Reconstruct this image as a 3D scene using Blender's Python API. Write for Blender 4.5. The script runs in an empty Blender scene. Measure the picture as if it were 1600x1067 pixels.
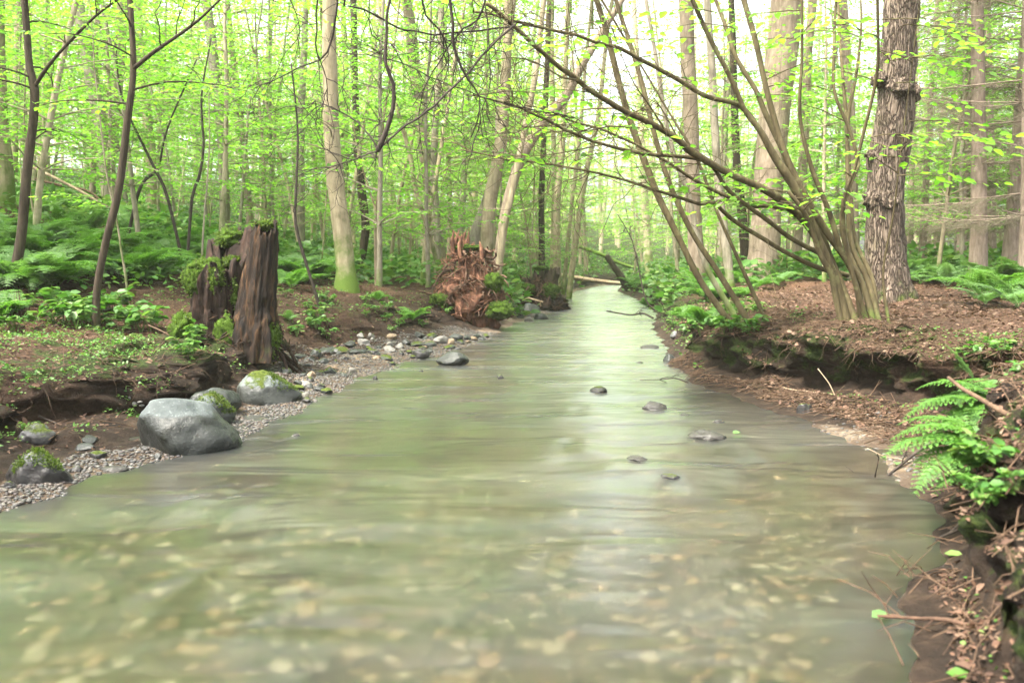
import bpy, bmesh, math, random
import numpy as np
from mathutils import Vector, Matrix
from mathutils.bvhtree import BVHTree
S = bpy.context.scene
COL = S.collection
R = math.radians
# ------------------------------------------------------------------ camera, sky, sun, exposure
F, CX, CY, CAMZ = 1450.0, 800.0, 533.5, 1.10
TH = math.atan((CY - 410.0) / F)
cam = bpy.data.cameras.new("camera")
cam.sensor_width = 36.0
cam.lens = 36.0 * F / 1600.0
cam.clip_start, cam.clip_end = 0.05, 1000.0
cam.dof.use_dof = True
cam.dof.focus_distance = 8.0
cam.dof.aperture_fstop = 3.2
camo = bpy.data.objects.new("camera", cam)
COL.objects.link(camo)
camo.location = (0, 0, CAMZ)
camo.rotation_euler = (math.pi / 2 - TH, 0, 0)
S.camera = camo
SUN_EL, SUN_AZ = 62.0, -125.0
W = bpy.data.worlds.new("World")
S.world = W
W.use_nodes = True
wt = W.node_tree
bg = wt.nodes["Background"]
sky = wt.nodes.new("ShaderNodeTexSky")
sky.sky_type = 'NISHITA'
sky.sun_disc = False
sky.sun_elevation = R(SUN_EL)
sky.sun_rotation = R(SUN_AZ)
sky.dust_density = 6.0
sky.air_density = 1.0
sky.ozone_density = 1.0
hs = wt.nodes.new("ShaderNodeHueSaturation")          # overcast: the blue of the clear sky greyed out
hs.inputs["Saturation"].default_value = 0.30
wt.links.new(sky.outputs[0], hs.inputs["Color"])
wt.links.new(hs.outputs[0], bg.inputs[0])
bg.inputs[1].default_value = 0.15
sun = bpy.data.lights.new("sun", 'SUN')
sun.energy = 3.0
sun.angle = R(11.0)
sun.color = (1.0, 0.93, 0.80)
suno = bpy.data.objects.new("sun", sun)
COL.objects.link(suno)
sd = Vector((math.sin(R(SUN_AZ)) * math.cos(R(SUN_EL)), math.cos(R(SUN_AZ)) * math.cos(R(SUN_EL)), math.sin(R(SUN_EL))))
suno.rotation_euler = sd.to_track_quat('Z', 'Y').to_euler()
suno.location = sd * 60
S.view_settings.view_transform = 'Standard'
S.view_settings.look = 'None'
S.view_settings.gamma = 1.0
S.view_settings.exposure = 2.74
cy = S.cycles
cy.use_denoising = True
cy.max_bounces = 8
cy.diffuse_bounces = 5
cy.glossy_bounces = 3
cy.transmission_bounces = 4
cy.transparent_max_bounces = 8
cy.volume_bounces = 1
cy.sample_clamp_indirect = 6.0
cy.caustics_reflective = False
rng = random.Random(7)
nr = np.random.default_rng(7)

# ------------------------------------------------------------------ view helpers
cT, sT = math.cos(TH), math.sin(TH)
def ray(px, py):
    a, b = (px - CX) / F, (CY - py) / F
    return Vector((a, sT * b + cT, cT * b - sT))
def at_depth(px, py, Y):
    d = ray(px, py)
    return Vector((0, 0, CAMZ)) + d * (Y / d.y)
def at_z(px, py, z=0.0):
    d = ray(px, py)
    return Vector((0, 0, CAMZ)) + d * ((z - CAMZ) / d.z)
# ------------------------------------------------------------------ noise
def _hash(ix, iy, iz, seed):
    h = (ix.astype(np.int64) * 374761393 + iy.astype(np.int64) * 668265263 + iz.astype(np.int64) * 2147483647 + seed * 974634777) & 0xffffffff
    h = ((h ^ (h >> 13)) * 1274126177) & 0xffffffff
    h = ((h ^ (h >> 16)) * 2246822519) & 0xffffffff
    return ((h ^ (h >> 15)) & 0xffffff) / float(0xffffff) * 2 - 1
def vnoise(P, seed=0):
    P = np.asarray(P, float)
    I = np.floor(P); f = P - I; u = f * f * f * (f * (f * 6 - 15) + 10)
    out = 0
    for dx in (0, 1):
        for dy in (0, 1):
            for dz in (0, 1):
                w = (u[:, 0] if dx else 1 - u[:, 0]) * (u[:, 1] if dy else 1 - u[:, 1]) * (u[:, 2] if dz else 1 - u[:, 2])
                out = out + w * _hash(I[:, 0] + dx, I[:, 1] + dy, I[:, 2] + dz, seed)
    return out
def fbm(P, octv=4, seed=0, gain=0.5):
    P = np.asarray(P, float)
    s, a = 0, 1.0
    for o in range(octv):
        s = s + a * vnoise(P * (2.03 ** o) + o * 17.3, seed + o)
        a *= gain
    return s
# ------------------------------------------------------------------ mesh accumulator
class Acc:
    def __init__(self):
        self.V, self.Q, self.T, self.n = [], [], [], 0
    def add(self, V, Q=None, T=None):
        V = np.asarray(V, float).reshape(-1, 3)
        if Q is not None and len(Q): self.Q.append(np.asarray(Q, int).reshape(-1, 4) + self.n)
        if T is not None and len(T): self.T.append(np.asarray(T, int).reshape(-1, 3) + self.n)
        self.V.append(V); self.n += len(V)
    def mesh(self, name, mat=None, smooth=False, origin=None):
        V = np.concatenate(self.V) if self.V else np.zeros((0, 3))
        if origin is not None: V = V - np.asarray(origin)
        Q = np.concatenate(self.Q) if self.Q else np.zeros((0, 4), int)
        T = np.concatenate(self.T) if self.T else np.zeros((0, 3), int)
        me = bpy.data.meshes.new(name)
        me.vertices.add(len(V)); me.vertices.foreach_set("co", V.astype(np.float32).ravel())
        nl = len(Q) * 4 + len(T) * 3
        me.loops.add(nl)
        me.loops.foreach_set("vertex_index", np.concatenate([Q.ravel(), T.ravel()]).astype(np.int32))
        me.polygons.add(len(Q) + len(T))
        st = np.concatenate([np.arange(len(Q)) * 4, len(Q) * 4 + np.arange(len(T)) * 3]).astype(np.int32)
        me.polygons.foreach_set("loop_start", st)
        if smooth: me.polygons.foreach_set("use_smooth", np.ones(len(Q) + len(T), bool))
        me.update(calc_edges=True); me.validate()
        if mat is not None: me.materials.append(mat)
        return me
    def build(self, name, mat, parent=None, smooth=False, origin=None):
        o = bpy.data.objects.new(name, self.mesh(name, mat, smooth, origin))
        COL.objects.link(o)
        if parent is not None: o.parent = parent
        return o
def tag(o, label=None, cat=None, group=None, kind=None):
    if label: o["label"] = label
    if cat: o["category"] = cat
    if group: o["group"] = group
    if kind: o["kind"] = kind
    return o
def thing(name, label, cat, loc, group=None, rz=0.0):
    o = bpy.data.objects.new(name, None)
    o.empty_display_size = 0.1
    COL.objects.link(o)
    o.location = loc; o.rotation_euler = (0, 0, rz)
    return tag(o, label, cat, group)
def put(name, me, parent=None, loc=(0, 0, 0), rot=(0, 0, 0), sc=(1, 1, 1)):
    o = bpy.data.objects.new(name, me); COL.objects.link(o)
    if parent is not None: o.parent = parent
    o.location = loc; o.rotation_euler = rot; o.scale = sc
    return o
def dup(root, loc, rz=0.0, sc=1.0, label=None, group=None, tilt=(0, 0)):
    r = root.copy(); COL.objects.link(r)
    r.location = loc; r.rotation_euler = (tilt[0], tilt[1], rz); r.scale = (sc, sc, sc)
    if label: r["label"] = label
    if group: r["group"] = group
    for ch in root.children:
        c = ch.copy(); COL.objects.link(c); c.parent = r
        for g in ch.children:
            d = g.copy(); COL.objects.link(d); d.parent = c
    return r
def spline(P, rr, step):
    """Catmull-Rom through P with radii, resampled about every step metres."""
    P = np.asarray([tuple(p) for p in P], float); rr = np.asarray(rr, float)
    A = np.vstack([2 * P[0] - P[1], P, 2 * P[-1] - P[-2]])
    B = np.concatenate([[rr[0]], rr, [rr[-1]]])
    out, ro = [], []
    for i in range(1, len(A) - 2):
        n = max(1, int(np.linalg.norm(A[i + 1] - A[i]) / step))
        t = np.arange(n)[:, None] / n
        p0, p1, p2, p3 = A[i - 1], A[i], A[i + 1], A[i + 2]
        out.append(0.5 * (2 * p1 + (p2 - p0) * t + (2 * p0 - 5 * p1 + 4 * p2 - p3) * t * t + (3 * p1 - p0 - 3 * p2 + p3) * t ** 3))
        ro.append(B[i] + (B[i + 1] - B[i]) * t[:, 0])
    out.append(A[-2][None]); ro.append(B[-2:-1])
    return np.concatenate(out), np.concatenate(ro)
def tube(acc, P, rr, sides=8, rough=0.0, seed=0, freq=9.0, cap=True):
    P = np.asarray(P, float); rr = np.asarray(rr, float); n = len(P)
    if n < 2: return
    T = np.gradient(P, axis=0); T /= np.linalg.norm(T, axis=1)[:, None] + 1e-9
    ref = np.array([1.0, 0, 0]) if abs(T[0, 0]) < 0.8 else np.array([0, 1.0, 0])
    U = np.zeros_like(P); u = ref - T[0] * ref.dot(T[0])
    for i in range(n):
        u = u - T[i] * u.dot(T[i]); u /= np.linalg.norm(u) + 1e-9; U[i] = u
    Wv = np.cross(T, U)
    a = np.arange(sides) / sides * 2 * math.pi
    D = U[:, None] * np.cos(a)[None, :, None] + Wv[:, None] * np.sin(a)[None, :, None]
    rad = np.repeat(rr[:, None], sides, 1)
    if rough > 0:
        Q = (P[:, None] + D * rad[..., None]).reshape(-1, 3)
        rad = rad * (1 + rough * fbm(Q * np.array([freq, freq, freq * 0.35]), 3, seed).reshape(n, sides))
    V = (P[:, None] + D * rad[..., None]).reshape(-1, 3)
    i = np.arange(n - 1)[:, None] * sides; j = np.arange(sides)[None]
    Q = np.stack([i + j, i + (j + 1) % sides, i + sides + (j + 1) % sides, i + sides + j], -1).reshape(-1, 4)
    Tt = None
    if cap:
        V = np.vstack([V, P[-1] + T[-1] * rr[-1] * 0.5])
        k = (n - 1) * sides
        Tt = [(k + q, k + (q + 1) % sides, n * sides) for q in range(sides)]
    acc.add(V, Q, Tt)
LEAF = np.array([(0, 0, 0), (.30, .33, .07), (.70, .27, .05), (1, 0, -.10), (.70, -.27, .05), (.30, -.33, .07)])
LEAFQ = np.array([(0, 3, 2, 1), (0, 5, 4, 3)])
def leaves(acc, pos, dirv, up, size, wid=1.0):
    pos, dirv, up = np.asarray(pos, float), np.asarray(dirv, float), np.asarray(up, float)
    if len(pos) == 0: return
    size = np.broadcast_to(np.asarray(size, float), (len(pos),))
    d = dirv / (np.linalg.norm(dirv, axis=1)[:, None] + 1e-9)
    b = np.cross(up, d); b /= np.linalg.norm(b, axis=1)[:, None] + 1e-9
    c = np.cross(d, b)
    L = LEAF
    V = pos[:, None] + size[:, None, None] * (d[:, None] * L[None, :, 0, None] + b[:, None] * (wid * L[None, :, 1, None]) + c[:, None] * L[None, :, 2, None])
    Q = (LEAFQ[None] + (np.arange(len(pos)) * 6)[:, None, None]).reshape(-1, 4)
    acc.add(V.reshape(-1, 3), Q)
class LeafList:
    def __init__(self): self.p, self.d, self.u, self.s = [], [], [], []
    def add(self, p, d, u, s): self.p.append(tuple(p)); self.d.append(tuple(d)); self.u.append(tuple(u)); self.s.append(s)
    def build(self, name, mat, parent=None, origin=None, wid=1.0):
        a = Acc(); leaves(a, self.p, self.d, self.u, self.s, wid)
        return a.build(name, mat, parent, False, origin)
    def mesh(self, name, mat, wid=1.0):
        a = Acc(); leaves(a, self.p, self.d, self.u, self.s, wid)
        return a.mesh(name, mat)

# ------------------------------------------------------------------ materials
class NT:
    def __init__(self, name):
        self.m = bpy.data.materials.new(name); self.m.use_nodes = True
        self.t = self.m.node_tree; self.t.nodes.clear()
        self.out = self.t.nodes.new("ShaderNodeOutputMaterial")
    def n(self, ty, **kw):
        x = self.t.nodes.new(ty)
        for k, v in kw.items():
            if k == "inp":
                for a, b in v.items():
                    if isinstance(b, bpy.types.NodeSocket): self.t.links.new(b, x.inputs[a])
                    else: x.inputs[a].default_value = b
            else: setattr(x, k, v)
        return x
    def coord(self, sc=(1, 1, 1), which="Object"):
        c = self.n("ShaderNodeTexCoord")
        return self.n("ShaderNodeMapping", inp={0: c.outputs[which], 3: sc}).outputs[0]
    def pos(self, sc=(1, 1, 1)):
        g = self.n("ShaderNodeNewGeometry")
        return self.n("ShaderNodeMapping", inp={0: g.outputs["Position"], 3: sc}).outputs[0]
    def noise(self, vec, scale, detail=5, rough=.55, dist=0.0):
        return self.n("ShaderNodeTexNoise", inp={"Vector": vec, "Scale": scale, "Detail": detail, "Roughness": rough, "Distortion": dist}).outputs[0]
    def ramp(self, fac, stops, interp='LINEAR'):
        r = self.n("ShaderNodeValToRGB", inp={0: fac}); e = r.color_ramp.elements
        r.color_ramp.interpolation = interp
        while len(e) > 1: e.remove(e[-1])
        e[0].position = stops[0][0]; e[0].color = (*stops[0][1], 1)
        for p, c in stops[1:]:
            q = e.new(p); q.color = (*c, 1)
        return r.outputs[0]
    def mix(self, fac, a, b, mode='MIX'):
        m = self.n("ShaderNodeMix", data_type='RGBA', blend_type=mode)
        for k, v in ((0, fac), (6, a), (7, b)):
            if isinstance(v, bpy.types.NodeSocket): self.t.links.new(v, m.inputs[k])
            else: m.inputs[k].default_value = (*v, 1) if isinstance(v, tuple) and len(v) == 3 else v
        return m.outputs[2]
    def math(self, op, a, b=0.0, c=None):
        m = self.n("ShaderNodeMath", operation=op)
        for k, v in enumerate((a, b) if c is None else (a, b, c)):
            if isinstance(v, bpy.types.NodeSocket): self.t.links.new(v, m.inputs[k])
            else: m.inputs[k].default_value = v
        return m.outputs[0]
    def smooth(self, v, lo, hi):
        return self.n("ShaderNodeMapRange", interpolation_type='SMOOTHSTEP', inp={0: v, 1: lo, 2: hi, 3: 0.0, 4: 1.0}).outputs[0]
    def bump(self, h, strength=.5, dist=.02):
        return self.n("ShaderNodeBump", inp={"Height": h, "Strength": strength, "Distance": dist}).outputs[0]
    def done(self, sh):
        self.t.links.new(sh, self.out.inputs[0]); return self.m
    def pbr(self, col, rough=.8, normal=None, spec=.3):
        i = {"Base Color": col, "Roughness": rough, "Specular IOR Level": spec}
        if normal is not None: i["Normal"] = normal
        return self.n("ShaderNodeBsdfPrincipled", inp=i).outputs[0]

def mat_leaf(name, cols, trans=1.6, mixf=.5, rough=.45):
    k = NT(name)
    g = k.n("ShaderNodeNewGeometry")
    oi = k.n("ShaderNodeObjectInfo")
    v = k.math('FRACT', k.math('ADD', g.outputs["Random Per Island"], k.math('MULTIPLY', oi.outputs["Random"], .35)))
    c = k.ramp(v, [(i / (len(cols) - 1), c) for i, c in enumerate(cols)])
    d = k.pbr(c, rough, spec=.35)
    tr = k.mix(1.0, c, (trans, trans * 1.08, trans * .55), 'MULTIPLY')
    t = k.n("ShaderNodeBsdfTranslucent", inp={0: tr}).outputs[0]
    return k.done(k.n("ShaderNodeMixShader", inp={0: mixf, 1: d, 2: t}).outputs[0])
M = {}
M["leaf"] = mat_leaf("leaf_green", [(.045, .12, .016), (.075, .165, .02), (.105, .195, .025), (.065, .15, .032)], 2.4, .58)
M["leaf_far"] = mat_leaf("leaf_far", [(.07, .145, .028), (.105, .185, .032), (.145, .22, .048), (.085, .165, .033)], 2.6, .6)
M["fern"] = mat_leaf("fern_green", [(.04, .105, .018), (.06, .14, .022), (.08, .165, .028)], 1.9, .42)
M["fern_pale"] = mat_leaf("fern_pale", [(.075, .155, .05), (.10, .185, .065), (.085, .165, .045)], 1.6, .40)
M["herb"] = mat_leaf("herb_green", [(.03, .09, .015), (.05, .13, .02), (.08, .16, .03), (.12, .18, .05)], 1.5, .35)
M["litter"] = mat_leaf("dead_leaf", [(.035, .018, .011), (.065, .032, .018), (.10, .054, .033), (.13, .085, .057), (.05, .023, .014)], 1.0, .15, .8)
M["needles"] = mat_leaf("spruce_twigs", [(.10, .08, .05), (.14, .11, .07), (.09, .10, .05), (.16, .12, .085)], 1.0, .15, .8)

def mat_bark(name, a, b, moss=(.05, .08, .012), mossz=(0.0, 0.0), mossamt=0.0, scale=1.0, str_=.6, stretch=.18, patches=None):
    k = NT(name)
    v = k.coord((1, 1, stretch)); w = k.coord()
    n1 = k.noise(v, 26 * scale, 6, .65, .4)
    n2 = k.noise(w, 3.1, 4, .6)
    c = k.ramp(n1, [(.30, a), (.5, tuple((x + y) / 2 for x, y in zip(a, b))), (.68, b)])
    c = k.mix(k.smooth(n2, .45, .7), c, k.mix(1.0, c, (.62, .60, .58), 'MULTIPLY'))
    if patches: c = k.mix(k.smooth(k.noise(w, 7, 4, .6), .55, .66), c, patches)
    if mossamt > 0:
        z = k.n("ShaderNodeSeparateXYZ", inp={0: w}).outputs[2]
        low = k.n("ShaderNodeMapRange", inp={0: z, 1: mossz[0], 2: mossz[1], 3: 1.0, 4: 0.0}).outputs[0]
        f = k.smooth(k.math('ADD', k.math('MULTIPLY', low, .55 * mossamt), k.math('MULTIPLY', n2, .8)), .52, .82)
        c = k.mix(f, c, k.mix(k.noise(w, 60, 3), moss, tuple(x * 1.9 for x in moss)))
    nb = k.bump(n1, str_, .02)
    return k.done(k.pbr(c, .85, nb, .2))
M["bark_pale"] = mat_bark("bark_pale", (.145, .12, .073), (.32, .265, .175), mossz=(-.2, 1.3), mossamt=1.0, scale=.6, str_=.3)
M["bark_grey"] = mat_bark("bark_grey", (.12, .105, .075), (.27, .235, .175), mossz=(-.3, 1.0), mossamt=.9, str_=.5)
M["bark_dark"] = mat_bark("bark_dark", (.02, .014, .009), (.058, .043, .028), mossz=(-.2, .5), mossamt=.6, str_=.4)
M["bark_hazel"] = mat_bark("bark_hazel", (.048, .036, .018), (.115, .092, .046), mossz=(-.1, .45), mossamt=.45, scale=.8, str_=.7, patches=(.12, .11, .05))
M["bark_rough"] = mat_bark("bark_rough", (.045, .034, .026), (.21, .165, .125), mossz=(-.2, .45), mossamt=.7, scale=.62, str_=1.0, stretch=.14)
def mat_plates(name, crack, plate, pale, scale=9.0):
    k = NT(name); v = k.coord((1, 1, .17)); w = k.coord()
    dv = k.n("ShaderNodeVectorMath", operation='ADD', inp={0: v, 1: k.n("ShaderNodeVectorMath", operation='SCALE', inp={0: k.n("ShaderNodeTexNoise", inp={"Vector": v, "Scale": 9.0, "Detail": 4.0}).outputs[1], "Scale": .22}).outputs[0]}).outputs[0]
    e = k.n("ShaderNodeTexVoronoi", feature='DISTANCE_TO_EDGE', inp={"Vector": dv, "Scale": scale}).outputs[0]
    f = k.smooth(e, .0, .2); n = k.noise(v, 40, 5, .7); c = k.mix(f, crack, k.mix(k.smooth(n, .35, .68), plate, pale))
    c = k.mix(k.smooth(k.noise(w, 2.6, 4, .6), .5, .7), c, k.mix(1.0, c, (.7, .72, .62), 'MULTIPLY'))
    z = k.n("ShaderNodeSeparateXYZ", inp={0: w}).outputs[2]; low = k.n("ShaderNodeMapRange", inp={0: z, 1: -.2, 2: .4, 3: .4, 4: 0.0}).outputs[0]
    c = k.mix(k.smooth(k.math('ADD', low, k.math('MULTIPLY', k.noise(w, 6, 4), .8)), .55, .8), c, (.05, .075, .012))
    h = k.math('ADD', k.math('MULTIPLY', f, 1.0), k.math('MULTIPLY', n, .5))
    return k.done(k.pbr(c, .9, k.bump(h, 1.0, .03), .15))
M["bark_rough"] = mat_plates("bark_plated", (.05, .036, .027), (.10, .074, .055), (.175, .137, .107), 26.0)
M["bark_brown"] = mat_bark("bark_brown", (.14, .105, .075), (.32, .25, .185), mossz=(-.2, .4), mossamt=.6, scale=.8, str_=.7)
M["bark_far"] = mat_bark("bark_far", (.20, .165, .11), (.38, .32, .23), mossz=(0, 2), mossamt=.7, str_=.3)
M["bark_spruce"] = mat_bark("bark_spruce", (.14, .105, .08), (.30, .23, .18), mossz=(0, 1), mossamt=.4, str_=.5)
M["twig_dark"] = mat_bark("twig_dark", (.018, .014, .011), (.05, .038, .03), str_=.3)
M["twig_brown"] = mat_bark("twig_brown", (.038, .023, .014), (.105, .066, .041), str_=.3)
M["deadwood"] = mat_bark("deadwood_pale", (.14, .10, .065), (.32, .25, .17), str_=.4)
def mat_moss(name="moss", base=(.03, .055, .006)):
    k = NT(name); w = k.pos()
    c = k.ramp(k.noise(w, 38, 5, .7), [(.3, tuple(x * .55 for x in base)), (.5, base), (.7, tuple(x * 2.3 for x in base))])
    return k.done(k.pbr(c, .95, k.bump(k.noise(w, 120, 4, .7), .9, .015), .1))
M["moss"] = mat_moss()
def mat_rot(name, stops, str_=1.0, mosslow=0.22):
    k = NT(name); v = k.coord((1, 1, .09)); w = k.coord()
    n1 = k.noise(v, 22, 7, .7, .6)
    c = k.ramp(n1, stops)
    c = k.mix(k.smooth(k.noise(w, 5, 4, .6), .5, .72), c, k.mix(1.0, c, (.45, .42, .42), 'MULTIPLY'))
    z = k.n("ShaderNodeSeparateXYZ", inp={0: w}).outputs[2]
    low = k.n("ShaderNodeMapRange", inp={0: z, 1: 0.0, 2: .7, 3: mosslow, 4: 0.0}).outputs[0]
    f = k.smooth(k.math('ADD', low, k.math('MULTIPLY', k.noise(w, 6, 4), .7)), .62, .8)
    c = k.mix(f, c, k.mix(k.noise(w, 60, 3), (.02, .035, .006), (.05, .08, .012)))
    return k.done(k.pbr(c, .85, k.bump(n1, str_, .03), .2))
M["rot"] = mat_rot("rotten_wood", [(.32, (.006, .004, .003)), (.5, (.017, .009, .006)), (.64, (.042, .023, .015)), (.8, (.10, .068, .048))])
M["rot_slab"] = mat_rot("weathered_wood", [(.38, (.005, .0035, .003)), (.52, (.016, .009, .005)), (.61, (.055, .028, .012)), (.69, (.095, .052, .022)), (.84, (.18, .15, .115))], 1.0, .25)
M["rot_red"] = mat_rot("red_rotten_wood", [(.3, (.025, .011, .007)), (.46, (.085, .038, .023)), (.6, (.18, .085, .05)), (.8, (.32, .19, .125))], .8, .2)
M["root"] = mat_bark("root_bark", (.035, .02, .013), (.12, .07, .045), str_=.5)
def mat_stone(name, a, b, moss=0.0, wet=.05, rough=.82, spots=.3):
    k = NT(name); w = k.pos()
    n1 = k.noise(w, 9, 6, .6); n2 = k.noise(w, 70, 3, .6)
    c = k.ramp(n1, [(.3, a), (.7, b)])
    c = k.mix(k.math('MULTIPLY', k.smooth(n2, .58, .7), spots), c, tuple(min(1, x * 1.9) for x in b))
    c = k.mix(k.smooth(k.noise(w, 4.2, 5, .65), .56, .66), c, k.mix(1.0, c, (.52, .50, .45), 'MULTIPLY'))
    g = k.n("ShaderNodeNewGeometry")
    sx = k.n("ShaderNodeSeparateXYZ", inp={0: g.outputs["Position"]})
    wetf = k.n("ShaderNodeMapRange", interpolation_type='SMOOTHSTEP', inp={0: k.math('ADD', sx.outputs[2], k.math('MULTIPLY', n1, -.09)), 1: wet - .045, 2: wet - .02, 3: 1.0, 4: 0.0}).outputs[0]
    c = k.mix(wetf, c, k.mix(1.0, c, (.34, .32, .30), 'MULTIPLY'))
    rg = k.n("ShaderNodeMapRange", inp={0: wetf, 1: 0.0, 2: 1.0, 3: rough, 4: .34}).outputs[0]
    h = k.math('ADD', k.math('MULTIPLY', n1, 1.0), k.math('MULTIPLY', n2, .25))
    if moss > 0:
        sn = k.n("ShaderNodeSeparateXYZ", inp={0: g.outputs["Normal"]})
        f = k.smooth(k.math('ADD', k.math('MULTIPLY', sn.outputs[2], .5), k.math('MULTIPLY', k.noise(w, 5, 5, .65), 1.0)), 1.12 - moss * .5, 1.24 - moss * .5)
        mc = k.ramp(k.noise(w, 55, 4, .7), [(.3, (.02, .03, .004)), (.55, (.055, .075, .01)), (.75, (.11, .13, .025))])
        c = k.mix(f, c, mc)
        h = k.math('ADD', h, k.math('MULTIPLY', k.noise(w, 150, 3, .7), f))
        rg = k.n("ShaderNodeMix", inp={0: f, 2: rg, 3: .95}).outputs[0]
    return k.done(k.pbr(c, rg, k.bump(h, .8, .02), .18))
M["st_grey"] = mat_stone("stone_grey", (.042, .05, .049), (.105, .118, .115), 0.0, .20, spots=.5)
M["st_moss"] = mat_stone("stone_mossy", (.06, .07, .068), (.125, .14, .135), .66, .13)
M["st_dark"] = mat_stone("stone_dark", (.045, .045, .045), (.11, .11, .115), .55, .10, .5)
M["st_pale"] = mat_stone("stone_pale", (.095, .09, .08), (.17, .16, .145), 0.0, .03)
M["st_wet"] = mat_stone("stone_wet", (.055, .056, .052), (.12, .12, .112), 0.0, .5, .3)
M["st_tan"] = mat_stone("stone_tan", (.11, .08, .052), (.19, .145, .10), 0.0, .03)
def mat_pebbles(name, cols, rough=.5, dark=1.0):
    k = NT(name); g = k.n("ShaderNodeNewGeometry")
    c = k.ramp(g.outputs["Random Per Island"], [(i / len(cols), tuple(x * dark for x in c)) for i, c in enumerate(cols)], 'CONSTANT')
    w = k.pos()
    c = k.mix(k.smooth(k.noise(w, 80, 3), .5, .7), c, k.mix(1.0, c, (.7, .68, .66), 'MULTIPLY'))
    return k.done(k.pbr(c, rough, None, .4))
PC = [(.20, .14, .085), (.10, .095, .09), (.23, .18, .125), (.14, .085, .05), (.055, .055, .058), (.16, .145, .125), (.22, .14, .075), (.085, .075, .058), (.30, .27, .21), (.12, .105, .075), (.13, .07, .05), (.20, .16, .105)]
M["gravel"] = mat_pebbles("gravel_pebbles", [tuple(.45 * x + .55 * sum(c) / 3 for x in c) for c in PC], .6, .38)
M["bedpeb"] = mat_pebbles("bed_pebbles", [tuple(.75 * x + .25 * y for x, y in zip(c, (.16, .095, .045))) for c in PC], .6, .66)

def mat_ground():
    k = NT("forest_soil"); w = k.pos()
    at = k.n("ShaderNodeAttribute", attribute_name="zone")
    sp = k.n("ShaderNodeSeparateColor", inp={0: at.outputs["Color"]})
    n1 = k.noise(w, 7, 8, .65); n2 = k.noise(w, 45, 5, .7); n3 = k.noise(w, 1.3, 4, .6)
    soil = k.ramp(n1, [(.3, (.007, .0045, .003)), (.5, (.021, .0135, .009)), (.7, (.052, .034, .022))])
    lit = k.ramp(n2, [(.32, (.018, .010, .006)), (.47, (.06, .031, .018)), (.58, (.12, .066, .041)), (.74, (.22, .145, .097))])
    lit = k.mix(k.smooth(n3, .42, .62), lit, k.mix(1.0, lit, (.7, .66, .62), 'MULTIPLY'))
    vo = k.n("ShaderNodeTexVoronoi", inp={"Vector": w, "Scale": 55.0})
    vs = k.n("ShaderNodeSeparateColor", inp={0: vo.outputs["Color"]})
    grav = k.ramp(vs.outputs[0], [(0, (.05, .042, .035)), (.25, (.13, .095, .062)), (.45, (.08, .073, .066)), (.6, (.18, .14, .095)), (.8, (.10, .066, .042)), (1, (.2, .17, .135))])
    sand = k.ramp(n2, [(.3, (.04, .027, .018)), (.7, (.09, .064, .045))])
    grav = k.mix(k.smooth(k.noise(w, 2.3, 4), .42, .56), grav, sand)
    mos = k.ramp(n2, [(.3, (.005, .009, .002)), (.5, (.018, .029, .005)), (.72, (.052, .072, .013))])
    c = k.mix(sp.outputs[1], soil, lit)
    c = k.mix(k.smooth(k.math('ADD', sp.outputs[2], k.math('MULTIPLY', k.math('SUBTRACT', n1, .5), 1.4)), .42, .62), c, mos)
    c = k.mix(k.smooth(k.math('ADD', sp.outputs[0], k.math('MULTIPLY', k.math('SUBTRACT', n1, .5), .7)), .4, .6), c, grav)
    h = k.math('ADD', k.math('MULTIPLY', n1, .8), k.math('MULTIPLY', n2, .5))
    return k.done(k.pbr(c, .9, k.bump(k.math('ADD', h, k.math('MULTIPLY', k.noise(w, 130, 4, .7), .25)), 1.0, .05), .15))
M["ground"] = mat_ground()
def mat_water():
    k = NT("stream_water")
    a = k.pos((.38, 1.0, 1)); b = k.pos((.6, 1.0, 1))
    n1 = k.noise(a, 2.4, 2, .5, .5); n2 = k.noise(b, 9.0, 2, .5, .6); n3 = k.noise(a, 1.0, 2, .5, .5)
    h = k.math('ADD', k.math('ADD', k.math('MULTIPLY', n1, .8), k.math('MULTIPLY', n2, .04)), k.math('MULTIPLY', n3, 1.0))
    nb = k.bump(h, .66, .075)
    fr = k.n("ShaderNodeFresnel", inp={"IOR": 1.48, "Normal": nb}).outputs[0]
    rf = k.n("ShaderNodeBsdfRefraction", inp={0: (.86, .85, .76, 1), "Roughness": .29, "IOR": 1.33, "Normal": nb}).outputs[0]
    df = k.n("ShaderNodeBsdfDiffuse", inp={0: (.16, .19, .195, 1), "Normal": nb}).outputs[0]      # pale diffuse film painted in for the silky sheen of flowing water
    body = k.n("ShaderNodeMixShader", inp={0: k.math('MULTIPLY_ADD', k.smooth(n3, .4, .68), .07, .01), 1: rf, 2: df}).outputs[0]
    gl = k.n("ShaderNodeBsdfGlossy", inp={0: (1, 1, 1, 1), "Roughness": .21, "Normal": nb}).outputs[0]
    return k.done(k.n("ShaderNodeMixShader", inp={0: fr, 1: body, 2: gl}).outputs[0])
M["water"] = mat_water()
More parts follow.
